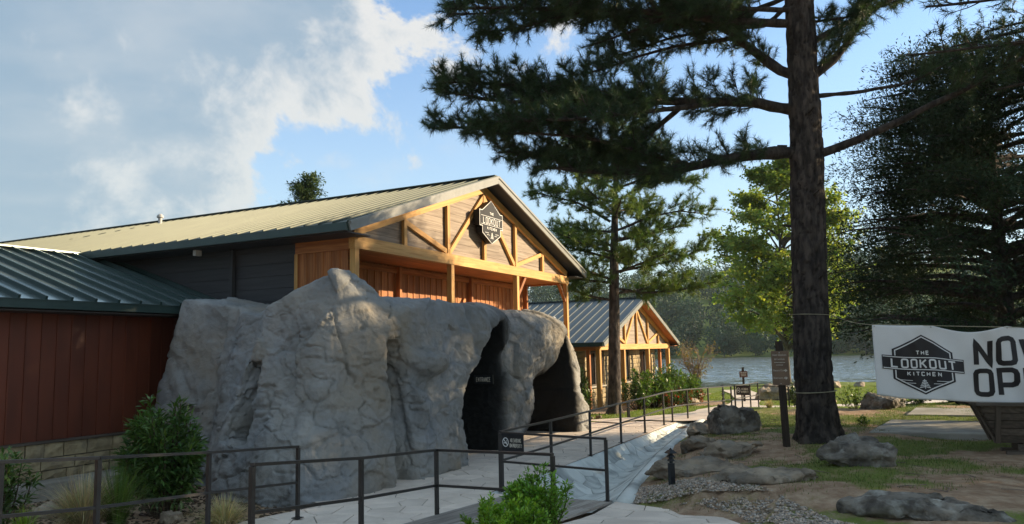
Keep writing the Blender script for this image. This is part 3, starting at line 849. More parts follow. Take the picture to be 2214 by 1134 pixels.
# roof
OV = .42
rz = lambda t: ZRG-(ZRG-ZEV)/(mid-(tL-EAVT))*abs(t-mid)
roof_slope(MAIN, tL-EAVT, ZEV, mid, ZRG, mF-OV, 52, .405, ROOF)
roof_slope(MAIN, tR+EAVT, ZEV, mid, ZRG, mF-OV, 52, .405, ROOF)
bar('ridge_cap', FW(mid, mF-OV-.01, ZRG+.02), FW(mid, 52.2, ZRG+.02), .30, .035, ROOF, MAIN)
for sg in (-1, 1):
    te = mid+sg*(mid-tL+EAVT)
    a, c = FW(te, mF-OV-.035, ZEV-.11), FW(mid, mF-OV-.035, ZRG-.11)
    bar('rake_fascia', a, c, .05, .19, TRIMG, MAIN)
    a, c = FW(te, mF-OV-.055, ZEV-.015), FW(mid, mF-OV-.055, ZRG-.015)
    bar('rake_trim', a, c, .06, .07, TRIMG, MAIN)
    # sloping soffit under the front overhang
    d = .10
    pa, pb = FW(te, mF-OV, ZEV-d), FW(mid, mF-OV, ZRG-d)
    dd = (pb-pa).normalized(); nn = dd.cross(M3); nn = nn if nn.z > 0 else -nn
    MB().box(0, (pb-pa).length, 0, .62, -.02, 0).obj('soffit', DARK, MAIN, axes_mat(pa if nn.cross(dd).dot(M3) > 0 else pa+M3*.62, dd, nn.cross(dd), nn))
    s0, s1 = (te+.03, tL+.12) if sg < 0 else (tR-.12, te-.03)
    boxf('eave_soffit', s0, s1, mF-OV+.05, 52, ZEV-.22, ZEV-.19, DARK, MAIN)
    g0 = te-.10 if sg < 0 else te-.02
    boxf('gutter', g0, g0+.12, mF-OV-.02, 52, ZEV-.20, ZEV-.025, TRIM, MAIN)
vt = (19.35, 24.0); zz = rz(vt[0])
MB().lathe([(.07, -.05), (.07, .22), (.12, .23), (.12, .30), (.05, .37)], 12).obj('vent_pipe', WHITEM, MAIN, Matrix.Translation(FW(vt[0], vt[1], zz)))

# ---- wing with the green seamed roof
WING = thing('green_roofed_wing', 'low brown panelled wing with dark green standing seam roof and tan stone base', 'building', FW(9, 17, 0))
ME, ZE_, MR, ZR_ = 14.75, 3.66, 19.6, 5.28
def wing_slope(m_e, z_e, m_r, z_r, t0, t1, wdt):
    d = M3*(m_r-m_e)+Z3*(z_r-z_e); L = d.length; d.normalize()
    nrm = U3.cross(d); nrm = nrm if nrm.z > 0 else -nrm
    y_ = nrm.cross(d)
    b = MB().box(0, L, .002, wdt-.002, -.05, 0).box(0, L, 0, .05, 0.0005, .085)
    me = b.mesh('roof_panel'); me.materials.append(ROOFG); me.materials.append(TRIM)
    for p_ in list(me.polygons)[6:]: p_.material_index = 1  # dark reflection on the seams put into rib colour; same metal as the pans
    for i in range(int(round((t1-t0)/wdt))):
        tt_ = t0+i*wdt+(0 if y_.dot(U3) > 0 else wdt)
        link('roof_panel', me, None, WING, axes_mat(FW(tt_, m_e, z_e), d, y_, nrm))
wing_slope(ME, ZE_, MR, ZR_, -2.04, 14.08, .52)
wing_slope(MR+4.85, ZE_, MR, ZR_, -2.04, 14.08, .52)
bar('ridge_cap', FW(-2.3, MR, ZR_+.035), FW(14.09, MR, ZR_+.035), .34, .04, ROOFG, WING)
bar('gutter', FW(-2.35, ME-.05, ZE_-.085), FW(14.08, ME-.05, ZE_-.085), .13, .17, TRIM, WING)
bar('gutter_lip', FW(-2.35, ME-.118, ZE_-.005), FW(14.08, ME-.118, ZE_-.005), .02, .02, TRIM, WING)
boxf('eave_soffit', -2.3, 14.08, ME, 15.48, ZE_-.22, ZE_-.19, DARK, WING)
boxf('wing_wall', -2.2, 14.07, 15.5, MR+4.3, 0, ZE_-.2, MORT, WING)
t = -2.2
n = int(16.2/.315)
for i in range(n):
    a = -2.2+i*.315
    boxf('wall_panel', a+.004, a+.311, 15.462, 15.499, .92, ZE_-.22, BROWN, WING)
    boxf('panel_rib', a-.014, a+.014, 15.44, 15.478, .92, ZE_-.22, BROWN, WING)
boxf('drip_sill', -2.2, 14.07, 15.395, 15.50, .865, .918, CARTW, WING)
rg = np.random.default_rng(2)
ashlar(WING, FW(3.0, 15.5, 0), U3, -M3, 10.9, -.1, .865, .06, STONE, rg, hmin=.2, hmax=.28, smin=.3, smax=.8)
tag(boxf('footing_ledge', -2.2, 13.5, 14.55, 15.40, -.3, .16, SLABM), kind='structure')

# ---- cabin by the lake
CAB = thing('stone_cabin', 'small tan stone cabin with timber porch gable and slate grey seamed roof by the lake', 'building', FW(39.4, 16, -.1))
cL, cR, cM, cB0, cB1, cAP = 33.56, 45.32, 12.48, 2.43, 2.70, 4.93
cmid = (cL+cR)/2
truss(CAB, cL, cR, cM, cB1, cAP, scale=.95, board=.24)
bar('tie_beam', FW(cL-.03, cM+.04, (cB0+cB1)/2), FW(cR+.03, cM+.04, (cB0+cB1)/2), .18, cB1-cB0, WOOD, CAB)
for t in (33.66, 37.12, 41.25, 45.22):
    bar('post', FW(t, cM+.06, -.5), FW(t, cM+.06, cB0), .20, .20, WOOD, CAB, up=U3)
for t in (33.66, 45.22):
    bar('side_beam', FW(t, cM+.16, 2.55), FW(t, cM+1.9, 2.55), .14, .27, WOODB, CAB)
    bar('wall_post', FW(t, cM+.55, -.5), FW(t, cM+.55, 2.43), .16, .16, WOODB, CAB, up=U3)
boxf('porch_ceiling', cL+.2, cR-.2, cM+.16, cM+.85, 2.50, 2.54, WOODB, CAB)
wM = cM+.75
WIN = [(34.15, 36.35), (38.0, 40.35), (42.1, 44.3)]
boxf('core_wall', cL+.35, cR-.35, wM+.18, 30, -.6, 2.75, MORT, CAB)
rg = np.random.default_rng(6)
holes = [(a-(cL+.25), b_-(cL+.25), .75, 2.35) for a, b_ in WIN]
ashlar(CAB, FW(cL+.25, wM+.16, 0), U3, -M3, cR-cL-.5, -.4, 2.48, .14, STONE, rg, holes=holes, smin=.35, smax=.8, hmin=.2, hmax=.32)
ashlar(CAB, FW(cL+.36, 19.5, 0), -M3, -U3, 19.5-wM-.04, -.4, 2.55, .13, STONE, rg, smin=.35, smax=.8, hmin=.2, hmax=.32)
boxf('stone_side_wall', cL+.24, cL+.36, 19.52, 30, -.4, 2.6, STONE, CAB)
for a, b_ in WIN:
    g = boxf('window', a+.02, b_-.02, wM+.12, wM+.14, .77, 2.33, GLASS, CAB)
    for q0, q1, r0, r1 in ((a, a+.07, .75, 2.35), (b_-.07, b_, .75, 2.35), (a+.07, b_-.07, .75, .82), (a+.07, b_-.07, 2.28, 2.35), ((a+b_)/2-.03, (a+b_)/2+.03, .82, 2.28)):
        boxf('frame', q0, q1, wM+.08, wM+.118, r0, r1, CARTW, g)
    boxf('sill', a-.06, b_+.06, wM-.04, wM+.12, .68, .748, SLABM, g)
crz, cev, cov = 5.10, 2.78, .62
roof_slope(CAB, cL-cov, cev, cmid, crz, cM-.45, 30, .45, ROOFC)
roof_slope(CAB, cR+cov, cev, cmid, crz, cM-.45, 30, .45, ROOFC)
bar('ridge_cap', FW(cmid, cM-.46, crz+.02), FW(cmid, 30.1, crz+.02), .30, .035, ROOFC, CAB)
for sg in (-1, 1):
    te = cmid+sg*(cmid-cL+cov)
    bar('rake_fascia', FW(te, cM-.48, cev-.11), FW(cmid, cM-.48, crz-.11), .05, .2, TRIMG, CAB)
    pa, pb = FW(te, cM-.45, cev-.1), FW(cmid, cM-.45, crz-.1)
    dd = (pb-pa).normalized(); nn = dd.cross(M3); nn = nn if nn.z > 0 else -nn
    MB().box(0, (pb-pa).length, 0, .66, -.02, 0).obj('soffit', WOODB, CAB, axes_mat(pa if nn.cross(dd).dot(M3) > 0 else pa+M3*.66, dd, nn.cross(dd), nn))
    g0 = te-.10 if sg < 0 else te-.02
    boxf('gutter', g0, g0+.12, cM-.46, 30, cev-.19, cev-.03, TRIM, CAB)
    s0, s1 = (te+.03, cL+.2) if sg < 0 else (cR-.2, te-.03)
    boxf('eave_soffit', s0, s1, cM-.4, 30, cev-.22, cev-.195, WOODB, CAB)
crf = lambda t: crz-(crz-cev)/(cmid-cL+cov)*abs(t-cmid)
MB().lathe([(.09, -.1), (.09, .25), (.15, .26), (.15, .34), (.06, .42)], 12).obj('vent_pipe', WHITEM, CAB, Matrix.Translation(FW(35.6, 15.6, crf(35.6))))
# ------------------------------------------------------------------ shaped-rock cave entrance
def surface_nets(S, org, h):
    """quads of the zero set of a sampled field S (negative inside)"""
    nx, ny, nz = S.shape
    ins = S < 0
    acc = np.zeros((nx-1, ny-1, nz-1, 3)); cnt = np.zeros((nx-1, ny-1, nz-1))
    def corner(a, b, c): return S[a:nx-1+a, b:ny-1+b, c:nz-1+c]
    C8 = [(a, b, c) for a in (0, 1) for b in (0, 1) for c in (0, 1)]
    for p in C8:
        for ax in range(3):
            if p[ax] == 0:
                q = list(p); q[ax] = 1
                s0, s1 = corner(*p), corner(*q)
                cr = (s0 < 0) != (s1 < 0)
                k = np.where(cr, s0/(s0-s1+1e-12), 0)
                for d in range(3):
                    acc[..., d] += np.where(cr, p[d]+(k if d == ax else 0), 0)
                cnt += cr
    act = cnt > 0
    idx = -np.ones(act.shape, np.int64); idx[act] = np.arange(act.sum())
    ijk = np.argwhere(act)
    V = (acc[act]/cnt[act][:, None]+ijk)*h+np.array(org)
    Fs = []
    for ax in range(3):
        o1, o2 = [(1, 2), (2, 0), (0, 1)][ax]
        sl0 = [slice(1, -1)]*3; sl0[ax] = slice(0, -1)
        sl1 = [slice(1, -1)]*3; sl1[ax] = slice(1, None)
        a, b = ins[tuple(sl0)], ins[tuple(sl1)]
        for flip, msk in ((False, a & ~b), (True, ~a & b)):
            E_ = np.argwhere(msk)
            if not len(E_): continue
            E_ = E_.copy()
            for d in range(3):
                if d != ax: E_[:, d] += 1
            def cell(d1, d2):
                q = E_.copy(); q[:, o1] -= d1; q[:, o2] -= d2
                return idx[q[:, 0], q[:, 1], q[:, 2]]
            quad = np.stack([cell(0, 0), cell(1, 0), cell(1, 1), cell(0, 1)], -1)
            Fs.append(quad[:, ::-1] if flip else quad)
    F = np.concatenate(Fs); F = F[(F >= 0).all(1)]
    return V, F

def vnormals(V, F):
    n = np.cross(V[F[:, 2]]-V[F[:, 0]], V[F[:, 3]]-V[F[:, 1]]) if F.shape[1] == 4 else np.cross(V[F[:, 1]]-V[F[:, 0]], V[F[:, 2]]-V[F[:, 0]])
    N = np.zeros_like(V)
    for k in range(F.shape[1]): np.add.at(N, F[:, k], n)
    return N/(np.linalg.norm(N, axis=1)[:, None]+1e-12)

def facets(P, size, amp, groove, seed, warp=.25):
    """tilted-plane relief: every cell of a jittered lattice is a plane of its own, cracks between"""
    Q = P/size
    Q = Q+warp*np.stack([fbm(Q*1.6+5, 2, seed+1), fbm(Q*1.6+9, 2, seed+2), fbm(Q*1.6+13, 2, seed+3)], -1)
    I = np.floor(Q).astype(np.int64)
    d1 = np.full(len(P), 9.0); d2 = np.full(len(P), 9.0); h = np.zeros(len(P))
    for a in (-1, 0, 1):
        for b in (-1, 0, 1):
            for c in (-1, 0, 1):
                i, j, k = I[:, 0]+a, I[:, 1]+b, I[:, 2]+c
                ctr = np.stack([i+_hash(i, j, k, seed), j+_hash(i, j, k, seed+1), k+_hash(i, j, k, seed+2)], -1)
                nr = np.stack([_hash(i, j, k, seed+3)-.5, _hash(i, j, k, seed+4)-.5, _hash(i, j, k, seed+5)-.5], -1)*2
                df = Q-ctr; d = (df**2).sum(1)
                hh = (df*nr).sum(1)+(_hash(i, j, k, seed+6)-.5)*.7
                nw = d < d1
                d2 = np.where(nw, d1, np.minimum(d2, d)); h = np.where(nw, hh, h); d1 = np.where(nw, d, d1)
    g = 1-sstep(0, .10, np.sqrt(d2)-np.sqrt(d1))
    return amp*h-groove*g

def cave_field(t, m, z):
    def se(ct, cm, cz, rt_, rm, rz_, p=3.0):
        q = (np.abs((t-ct)/rt_)**p+np.abs((m-cm)/rm)**p+np.abs((z-cz)/rz_)**p)**(1/p)
        return (q-1)*min(rt_, rm, rz_)
    def smin(a, b, k=.25):
        h = np.clip(.5+.5*(b-a)/k, 0, 1); return b*(1-h)+a*h-k*h*(1-h)
    def smax(a, b, k=.12):
        h = np.clip(.5-.5*(b-a)/k, 0, 1); return b*(1-h)+a*h+k*h*(1-h)
    def hull(*pl):
        """convex block: planes (nt, nm, nz, d) with n.p <= d"""
        g = None
        for nt_, nm_, nz_, d_ in pl:
            q = (nt_*t+nm_*m+nz_*z-d_)/math.sqrt(nt_*nt_+nm_*nm_+nz_*nz_)
            g = q if g is None else smax(g, q, .09)
        return g
    # left tower against the wing, tall leaning slab with the peak, wall towards the doors
    f = hull((-1, 0, .12, -11.72), (1, 0, 0, 13.7), (0, -1, 0, -12.3), (0, 1, .24, 15.32), (0, -.15, 1, 3.86-.15*14.4), (-.75, .66, .12, -.75*11.85+.66*15.0))
    f = smin(f, hull((-1, 0, .16, -11.25), (1, 0, 0, 13.5), (0, -1, 0, -11.0), (0, 1, 0, 13.3), (0, -.15, 1, 3.80-.15*14.4), (-.8, .6, .2, -.8*11.5+.6*12.9)), .10)
    f = smin(f, hull((-1, 0, .27, -10.66), (1, 0, .10, 13.5), (0, 1, 0, 12.6), (0, .36, 1, 4.07+.36*9.85), (0, -1.5, 1, 4.07-1.5*9.72), (1.15, 0, 1, 4.07+1.15*12.45), (0, -1, .06, -8.80), (-.62, -.79, .20, -.62*10.75-.79*9.45), (-.80, .60, .30, -.80*10.8+.60*12.0)), .10)
    f = smin(f, se(11.4, 9.9, 0, .85, .95, 1.1, 2.5), .5)
    f = smin(f, hull((-1, 0, 0, -12.2), (1, 0, 0, 16.5), (0, -1, .10, -8.70), (0, 1, 0, 12.1), (.03, .06, 1, 3.60+.03*14+.06*10), (-.35, -.5, 1, 3.55-.35*14-.5*8.9)), .10)
    f = smin(f, se(13.75, 8.95, 2.3, .80, .40, .28, 2.0), .12)
    f = smin(f, se(13.3, 8.90, 1.35, .55, .28, .45, 2.0), .10)
    # folds
    def fold(u_, v_, c_, depth, sl, z0, z1):
        """V groove in a face: u across, v into the rock"""
        g = (v_-(depth-sl*np.abs(u_-c_)))*.5
        return np.maximum(g, np.maximum(z0-z, z-z1))
    f = smax(f, -fold(t, m, 12.80+.12*np.sin(z*1.7), 9.50, 1.9, -1, 2.75), .10)
    f = smax(f, -fold(m, t, 11.45+.10*np.sin(z*2.2), 11.75, 2.2, .9, 2.35), .08)
    f = smax(f, -fold(m, t, 12.75+.15*z, 12.0, 1.6, -1, 3.9), .12)
    f = smax(f, -fold(t, m, 15.85-.25*(z-3), 9.35, 1.7, 2.45, 4), .08)
    # lintel over the first opening, swelling shoulder at its right
    f = smin(f, se(16.9, 10.45, 2.95, 1.5, 1.5, .70, 3.4), .18)
    # pillar and shoulder of the second opening
    f = smin(f, se(18.6, 10.5, 0, 1.05, 1.35, 3.45, 4.5), .12)
    f = smin(f, se(20.4, 10.25, 2.65, 2.1, 1.35, 1.02, 2.8), .22)
    f = smin(f, se(22.65, 10.6, 0, .62, 1.55, 3.3, 3.4), .22)
    f = smin(f, se(22.85, 10.2, .5, .62, 1.1, 1.1, 2.5), .2)
    # rear wall
    f = smin(f, np.maximum(np.maximum(np.abs(m-12.35)-.25, z-3.3), np.maximum(12.5-t, t-23)), .15)
    w = .10*fbmg(t*1.3, m*1.3, z*1.3)
    # openings
    o1 = np.maximum.reduce([15.30+.10*np.sin(z*3)-t+w, t-17.62+.06*np.sin(z*2.5), m-12.05, z-3.24, ((z-1.95)-(t-15.65)*.86)*.75+w])
    lft = 18.95+.86*np.clip(z-.2, 0, 9)**1.02
    o2 = np.maximum.reduce([(lft-t)*.75+w, t-22.22, m-12.05, z-2.86])
    f = smax(f, -o1); f = smax(f, -o2)
    return f, o1, o2
def fbmg(a, b, c):
    sh = np.broadcast(a, b, c).shape
    P = np.stack([np.broadcast_to(q, sh).ravel() for q in (a, b, c)], -1)
    return fbm(P, 2, 44).reshape(sh)
h_ = .06
T3, MM3, Z3g = np.meshgrid(np.arange(10.0, 23.8, h_), np.arange(8.2, 15.9, h_), np.arange(-.35, 4.4, h_), indexing='ij')
FLD, O1, O2 = cave_field(T3, MM3, Z3g)
FLD += .045*fbmg(T3*.75, MM3*.75, Z3g*.75)
V, F = surface_nets(FLD, (10.0, 8.2, -.35), h_)
# relax, then chisel
N_ = vnormals(V, F)
for _ in range(1):
    A = np.zeros_like(V); c_ = np.zeros(len(V))
    for k in range(4):
        np.add.at(A, F[:, k], V[F[:, (k+1) % 4]]+V[F[:, (k+3) % 4]]); np.add.at(c_, F[:, k], 2)
    V = V+.5*(A/c_[:, None]-V)
N_ = vnormals(V, F)
if ((V-V.mean(0))*N_).sum() < 0: F = F[:, ::-1]; N_ = -N_
# finer mesh on the faces one can see
cq = V[F].mean(1)
vis = ((cq[:, 1] < 10.7) | (cq[:, 0] < 11.9)) & (cq[:, 2] > -.15)
def split_quads(V, F):
    e = np.sort(np.stack([F, np.roll(F, -1, 1)], -1).reshape(-1, 2), 1)
    key = e[:, 0]*len(V)+e[:, 1]; uq, inv = np.unique(key, return_inverse=True)
    mid = (V[uq//len(V)]+V[uq % len(V)])/2; k = len(V); E4 = inv.reshape(-1, 4)+k
    ctr = V[F].mean(1); c = np.arange(len(F))+k+len(mid)
    Q = np.concatenate([np.stack([F[:, i], E4[:, i], c, E4[:, (i+3) % 4]], -1) for i in range(4)])
    return np.concatenate([V, mid, ctr]), Q
Fo = F[~vis]; V, Fv = split_quads(V, F[vis])
F = np.concatenate([Fo, Fv])
N_ = vnormals(V, F)
d = facets(V*np.array([1, 1, .75])+3.3, 1.45, .11, .02, 71, .08)+facets(V*np.array([1, 1, 1.25]), .62, .050, .014, 81, .10)+facets(V*np.array([1, 1, 1.5]), .27, .018, .007, 83, .3)+facets(V*np.array([1, 1, 1.8]), .11, .007, .004, 85, .3)+.010*fbm(V*7, 3, 91)
q_ = fbm(V*np.array([.9, .9, 1.3])+4, 4, 66)
d = (d+.03*(np.abs(fbm(V*1.7, 4, 61)))-.01-.05*np.exp(-(q_/.035)**2))*(1-.45*sstep(2.9, 3.6, V[:, 2]))
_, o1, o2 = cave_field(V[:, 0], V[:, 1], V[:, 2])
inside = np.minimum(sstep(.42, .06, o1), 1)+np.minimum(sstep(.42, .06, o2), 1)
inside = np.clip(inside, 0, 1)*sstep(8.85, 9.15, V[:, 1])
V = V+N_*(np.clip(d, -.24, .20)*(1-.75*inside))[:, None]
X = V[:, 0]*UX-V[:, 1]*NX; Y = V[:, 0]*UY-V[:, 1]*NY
tn = 1-.95*inside                                   # tint drops to near black inside the tunnels
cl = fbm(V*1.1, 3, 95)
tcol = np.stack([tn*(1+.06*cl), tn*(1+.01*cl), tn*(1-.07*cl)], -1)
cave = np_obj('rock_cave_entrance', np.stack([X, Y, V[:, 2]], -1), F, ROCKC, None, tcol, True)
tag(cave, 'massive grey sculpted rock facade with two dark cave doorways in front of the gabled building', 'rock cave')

# ------------------------------------------------------------------ boulders
def rock_mesh(sx, sy, sz, seed, sub=5, planes=14, top=.62, strat=0.0, ns=.16):
    bm = bmesh.new(); bmesh.ops.create_icosphere(bm, subdivisions=sub, radius=1.0)
    V = np.array([v.co[:] for v in bm.verts]); F = np.array([[v.index for v in f.verts] for f in bm.faces]); bm.free()
    rg = np.random.default_rng(seed)
    for k in range(planes):
        n = rg.normal(size=3); n[2] *= .6; n /= np.linalg.norm(n); dd = rg.uniform(.48, .8)
        s = V@n; V = V-np.outer(np.maximum(s-dd, 0), n)*.92
    n = np.array([rg.normal()*.12, rg.normal()*.12, 1.0]); n /= np.linalg.norm(n)
    s = V@n; V = V-np.outer(np.maximum(s-top, 0), n)*.93
    V = V*np.array([sx, sy, sz])
    Nn = vnormals(V, F); sc = (sx*sy*sz)**(1/3)
    dsp = ns*sc*(.35*fbm(V/sc*1.7+seed, 4, seed)+.75*facets(V+seed, .55*sc, 1, .2, seed+7, .12)+.3*facets(V+seed, .22*sc, 1, .3, seed+8, .2))
    if strat: dsp = dsp+strat*np.sin(V[:, 2]/sz*9+3*fbm(V/sc, 2, seed))*.5
    V = V+Nn*dsp[:, None]
    return V, F
def boulder(name, label, loc, size, rz, seed, m=None, cat='boulder', group=None, sink=.35, tilt=(0, 0), **kw):
    V, F = rock_mesh(*size, seed, **kw)
    a, b_ = tilt
    V = V@np.array([[1, 0, 0], [0, math.cos(a), math.sin(a)], [0, -math.sin(a), math.cos(a)]])@np.array([[math.cos(b_), 0, -math.sin(b_)], [0, 1, 0], [math.sin(b_), 0, math.cos(b_)]])
    c, s = math.cos(rz), math.sin(rz)
    V = V@np.array([[c, s, 0], [-s, c, 0], [0, 0, 1]])
    tn = .85+.25*fbm(V*2.2, 3, seed+3)
    z0 = loc[2] if len(loc) > 2 else gz(loc[0], loc[1])
    V = V+np.array([0, 0, size[2]*(1-2*sink)])
    o = link(name, np_mesh(name, V, F, np.stack([tn, tn, tn], -1), True), m or ROCK, None, Matrix.Translation((loc[0], loc[1], z0)))
    return tag(o, label, cat, group)
boulder('boulder', 'grey weathered boulder with tilted striped face rising beside the channel', (5.40, 20.0), (.80, .65, .62), .3, 101, sink=.30, tilt=(.1, .25), strat=.03, planes=9, ns=.16)
boulder('boulder', 'low dark rounded boulder lying on the soil in front of the big pine trunk', (5.95, 13.9), (.70, .55, .36), -.05, 102, sink=.30, strat=.03, planes=7, ns=.16)
boulder('rock_ledge', 'dark flat layered rock ledge between the channel and the signpost', (4.35, 16.3), (.85, .60, .24), .15, 103, m=ROCKT, sink=.36, strat=.05, cat='rock')
boulder('rock_ledge', 'tan flat rock sheet sloping down towards the black path light', (3.35, 14.75), (1.05, .85, .26), .25, 104, m=ROCKT, sink=.45, cat='rock')
boulder('rock_ledge', 'broken grey rock ledge with tan undercut edge above the gravel', (3.95, 12.75), (1.15, .55, .22), -.28, 105, m=ROCKT, sink=.42, strat=.05, cat='rock', top=.5)
boulder('rock_slab', 'long grey lichen spotted stone slab at the foot of the mound', (5.45, 10.25, .16), (1.25, .45, .34), -.50, 106, sink=.35, strat=.04, cat='rock', top=.55, planes=8)
#boulder('rock_ledge', 'small tan rock showing through the soil below the broken ledge', (3.75, 11.75), (.50, .35, .16), .1, 107, m=ROCKT, sink=.4, cat='rock')
boulder('boulder', 'reddish rock lump on the edge of the channel', (4.05, 17.8), (.55, .42, .28), .5, 108, m=ROCKT, sink=.38, cat='rock')
boulder('boulder', 'low brown rock at the upper end of the channel', (5.05, 21.0), (.85, .55, .33), .6, 109, m=ROCKT, sink=.42, cat='rock')
boulder('boulder', 'dark boulder behind the concrete slabs below the banner', (12.2, 26.2), (.95, .6, .42), .0, 110, sink=.3, strat=.04)
boulder('boulder', 'smooth tan boulder under the shrubs at the cabin porch', (6.15, 36.3), (.62, .5, .46), .3, 111, m=ROCKT, sink=.25, planes=5)
boulder('boulder', 'small tan rock in the mulch bed beside the bollard light', (8.45, 37.6), (.42, .35, .34), .3, 112, m=ROCKT, sink=.3)
boulder('boulder', 'long pinkish rock lying on the lawn beyond the far railing', (13.6, 40.6), (1.5, .7, .75), .2, 113, m=ROCKT, sink=.3)
boulder('boulder', 'pale broken rock at the end of the long pinkish rock', (14.6, 38.0), (1.0, .6, .5), -.2, 114, m=ROCKT, sink=.3)
boulder('boulder', 'half buried mossy stone in the mulch under the laurel shrub', (-5.5, 12.75), (.24, .2, .16), .2, 115, m=ROCKT, sink=.35)
boulder('boulder', 'pale round stone by the ledge under the stone wall base', (-7.9, 13.4), (.38, .26, .20), .2, 116, m=ROCKT, sink=.3)
for k, (x, y, s) in enumerate([(20.5, 50.8, .8), (22.6, 51.6, .6), (24.5, 51.2, .75), (26.3, 51.6, .95), (28.5, 51.0, .7), (30.5, 51.5, .9)]):
    boulder('shore_rock', 'pale rock in the row along the lake edge', (x, y), (s, .6*s, .5*s), k*.7, 130+k, m=ROCKT, group='rocks along the lake edge', cat='rock', sink=.3, sub=3)
for k, (x, y, s) in enumerate([(2.6, 28.9, .28), (3.1, 29.3, .2)]):
    boulder('edging_stone', ('larger edging stone at the lawn corner by the end of the cave', 'smaller edging stone at the lawn corner by the end of the cave')[k], (x, y), (s, s*.7, s*.55), k, 150+k, m=ROCKT, group='edging stones by the lawn', cat='rock', sink=.3, sub=3)
# ------------------------------------------------------------------ railings
def railing(label, posts, group='dark metal railings', name='metal_railing', plates=True, sz=.05):
    """posts: (x, y, base z, top z)"""
    r = thing(name, label, 'railing', posts[0][:3], group)
    for (x, y, zb, zt) in posts:
        p = bar('post', (x, y, zb-.02), (x, y, zt-.02), sz, sz, RAILM, r, up=(UX, UY, 0))
        if plates: MB().box(-.065, .065, -.065, .065, 0, .012).obj('base_plate', RAILM, p, axes_mat((x, y, zb+.008), U3, M3, Z3))
    for (a, c) in zip(posts[:-1], posts[1:]):
        bar('top_rail', (a[0], a[1], a[3]), (c[0], c[1], c[3]), .058, .034, RAILM, r)
        ma = a[2]+(a[3]-a[2])*.50; mc = c[2]+(c[3]-c[2])*.50
        bar('mid_rail', (a[0], a[1], ma), (c[0], c[1], mc), .04, .034, RAILM, r)
    return r
railing('dark metal ramp railing running past the laurel shrub and dry grasses', [(-5.9, 6.6, .60, 1.63), (-5.12, 7.9, .45, 1.51), (-4.57, 8.7, .37, 1.43), (-4.21, 10.9, .12, 1.20), (-3.36, 12.25, .02, 1.10)])
railing('dark metal ramp railing that ends behind the bright green shrub', [(-2.72, 8.2, .42, 1.39), (-1.93, 9.9, .23, 1.21), (-1.19, 11.85, .02, 1.05), (.47, 10.3, .19, 1.15)])
R3 = [(-.29, 14.45), (.73, 16.5), (1.76, 18.75), (2.80, 21.1), (3.80, 23.3), (4.78, 25.5), (5.24, 26.4), (5.95, 27.3), (6.9, 28.2), (8.30, 30.3)]
railing('long dark metal railing following the blue concrete channel past the cave', [(x, y, zl(x, y), zl(x, y)+1.03) for x, y in R3])
railing('short dark metal railing closing off the near end of the channel', [(-.26, 14.38, 0, 1.025), (1.48, 13.10, 0, 1.02)])
railing('dark metal railing crossing the far end of the channel', [(8.45, 30.3, zl(8, 30.3), .96), (10.03, 28.93, zl(10, 28.9), .98)])
railing('dark metal railing with pale top beside the lake path', [(8.55, 30.7, -.06, .96), (9.0, 31.3, -.06, .94), (9.6, 32.2, -.08, .94), (10.2, 33.1, -.1, .95)])

# ------------------------------------------------------------------ lettering made of strokes
def rr(w_=.5, h_=1.0, c=.14, y0=0):
    return [(0, y0+c), (0, y0+h_-c), (c*.3, y0+h_-c*.3), (c, y0+h_), (w_-c, y0+h_), (w_-c*.3, y0+h_-c*.3), (w_, y0+h_-c), (w_, y0+c), (w_-c*.3, y0+c*.3), (w_-c, y0), (c, y0), (c*.3, y0+c*.3), (0, y0+c)]
GL = {'L': [[(0, 1), (0, 0), (.48, 0)]], 'O': [rr()], 'K': [[(0, 0), (0, 1)], [(.5, 1), (.06, .47)], [(.17, .58), (.52, 0)]],
      'U': [[(0, 1), (0, .14), (.04, .04), (.14, 0), (.34, 0), (.46, .05), (.5, .16)], [(.5, 1), (.5, 0)]], 'T': [[(-.04, 1), (.54, 1)], [(.25, .93), (.25, 0)]],
      'H': [[(0, 0), (0, 1)], [(.5, 0), (.5, 1)], [(.07, .5), (.43, .5)]], 'E': [[(.46, 1), (0, 1), (0, 0), (.46, 0)], [(.07, .52), (.40, .52)]],
      'I': [[(.1, 0), (.1, 1)]], 'C': [[(.5, .8), (.48, .95), (.36, 1), (.14, 1), (.04, .96), (0, .86), (0, .14), (.04, .04), (.14, 0), (.36, 0), (.48, .05), (.5, .2)]],
      'N': [[(0, 0), (0, 1), (.5, 0), (.5, 1)]], 'W': [[(0, 1), (.17, 0), (.34, .8), (.51, 0), (.68, 1)]], 'P': [[(0, 0), (0, 1), (.36, 1), (.46, .95), (.5, .85), (.5, .55), (.46, .45), (.36, .40), (.07, .40)]],
      'R': [[(0, 0), (0, 1), (.36, 1), (.46, .95), (.5, .85), (.5, .58), (.46, .50), (.36, .46), (.07, .46)], [(.27, .42), (.5, 0)]], 'A': [[(0, 0), (.25, 1), (.5, 0)], [(.11, .33), (.39, .33)]],
      'M': [[(0, 0), (0, 1), (.29, .35), (.58, 1), (.58, 0)]], 'S': [[(.48, .84), (.44, .96), (.34, 1), (.14, 1), (.03, .95), (0, .82), (.03, .62), (.14, .53), (.38, .45), (.47, .36), (.48, .15), (.42, .03), (.32, 0), (.12, 0), (.02, .05), (0, .17)]],
      'G': [[(.5, .82), (.46, .95), (.36, 1), (.14, 1), (.04, .96), (0, .86), (0, .14), (.04, .04), (.14, 0), (.36, 0), (.46, .04), (.5, .14), (.5, .48), (.26, .48)]], 'Y': [[(0, 1), (.25, .5), (.5, 1)], [(.25, .43), (.25, 0)]]}
ADV = {'W': .68, 'M': .58, 'I': .2}
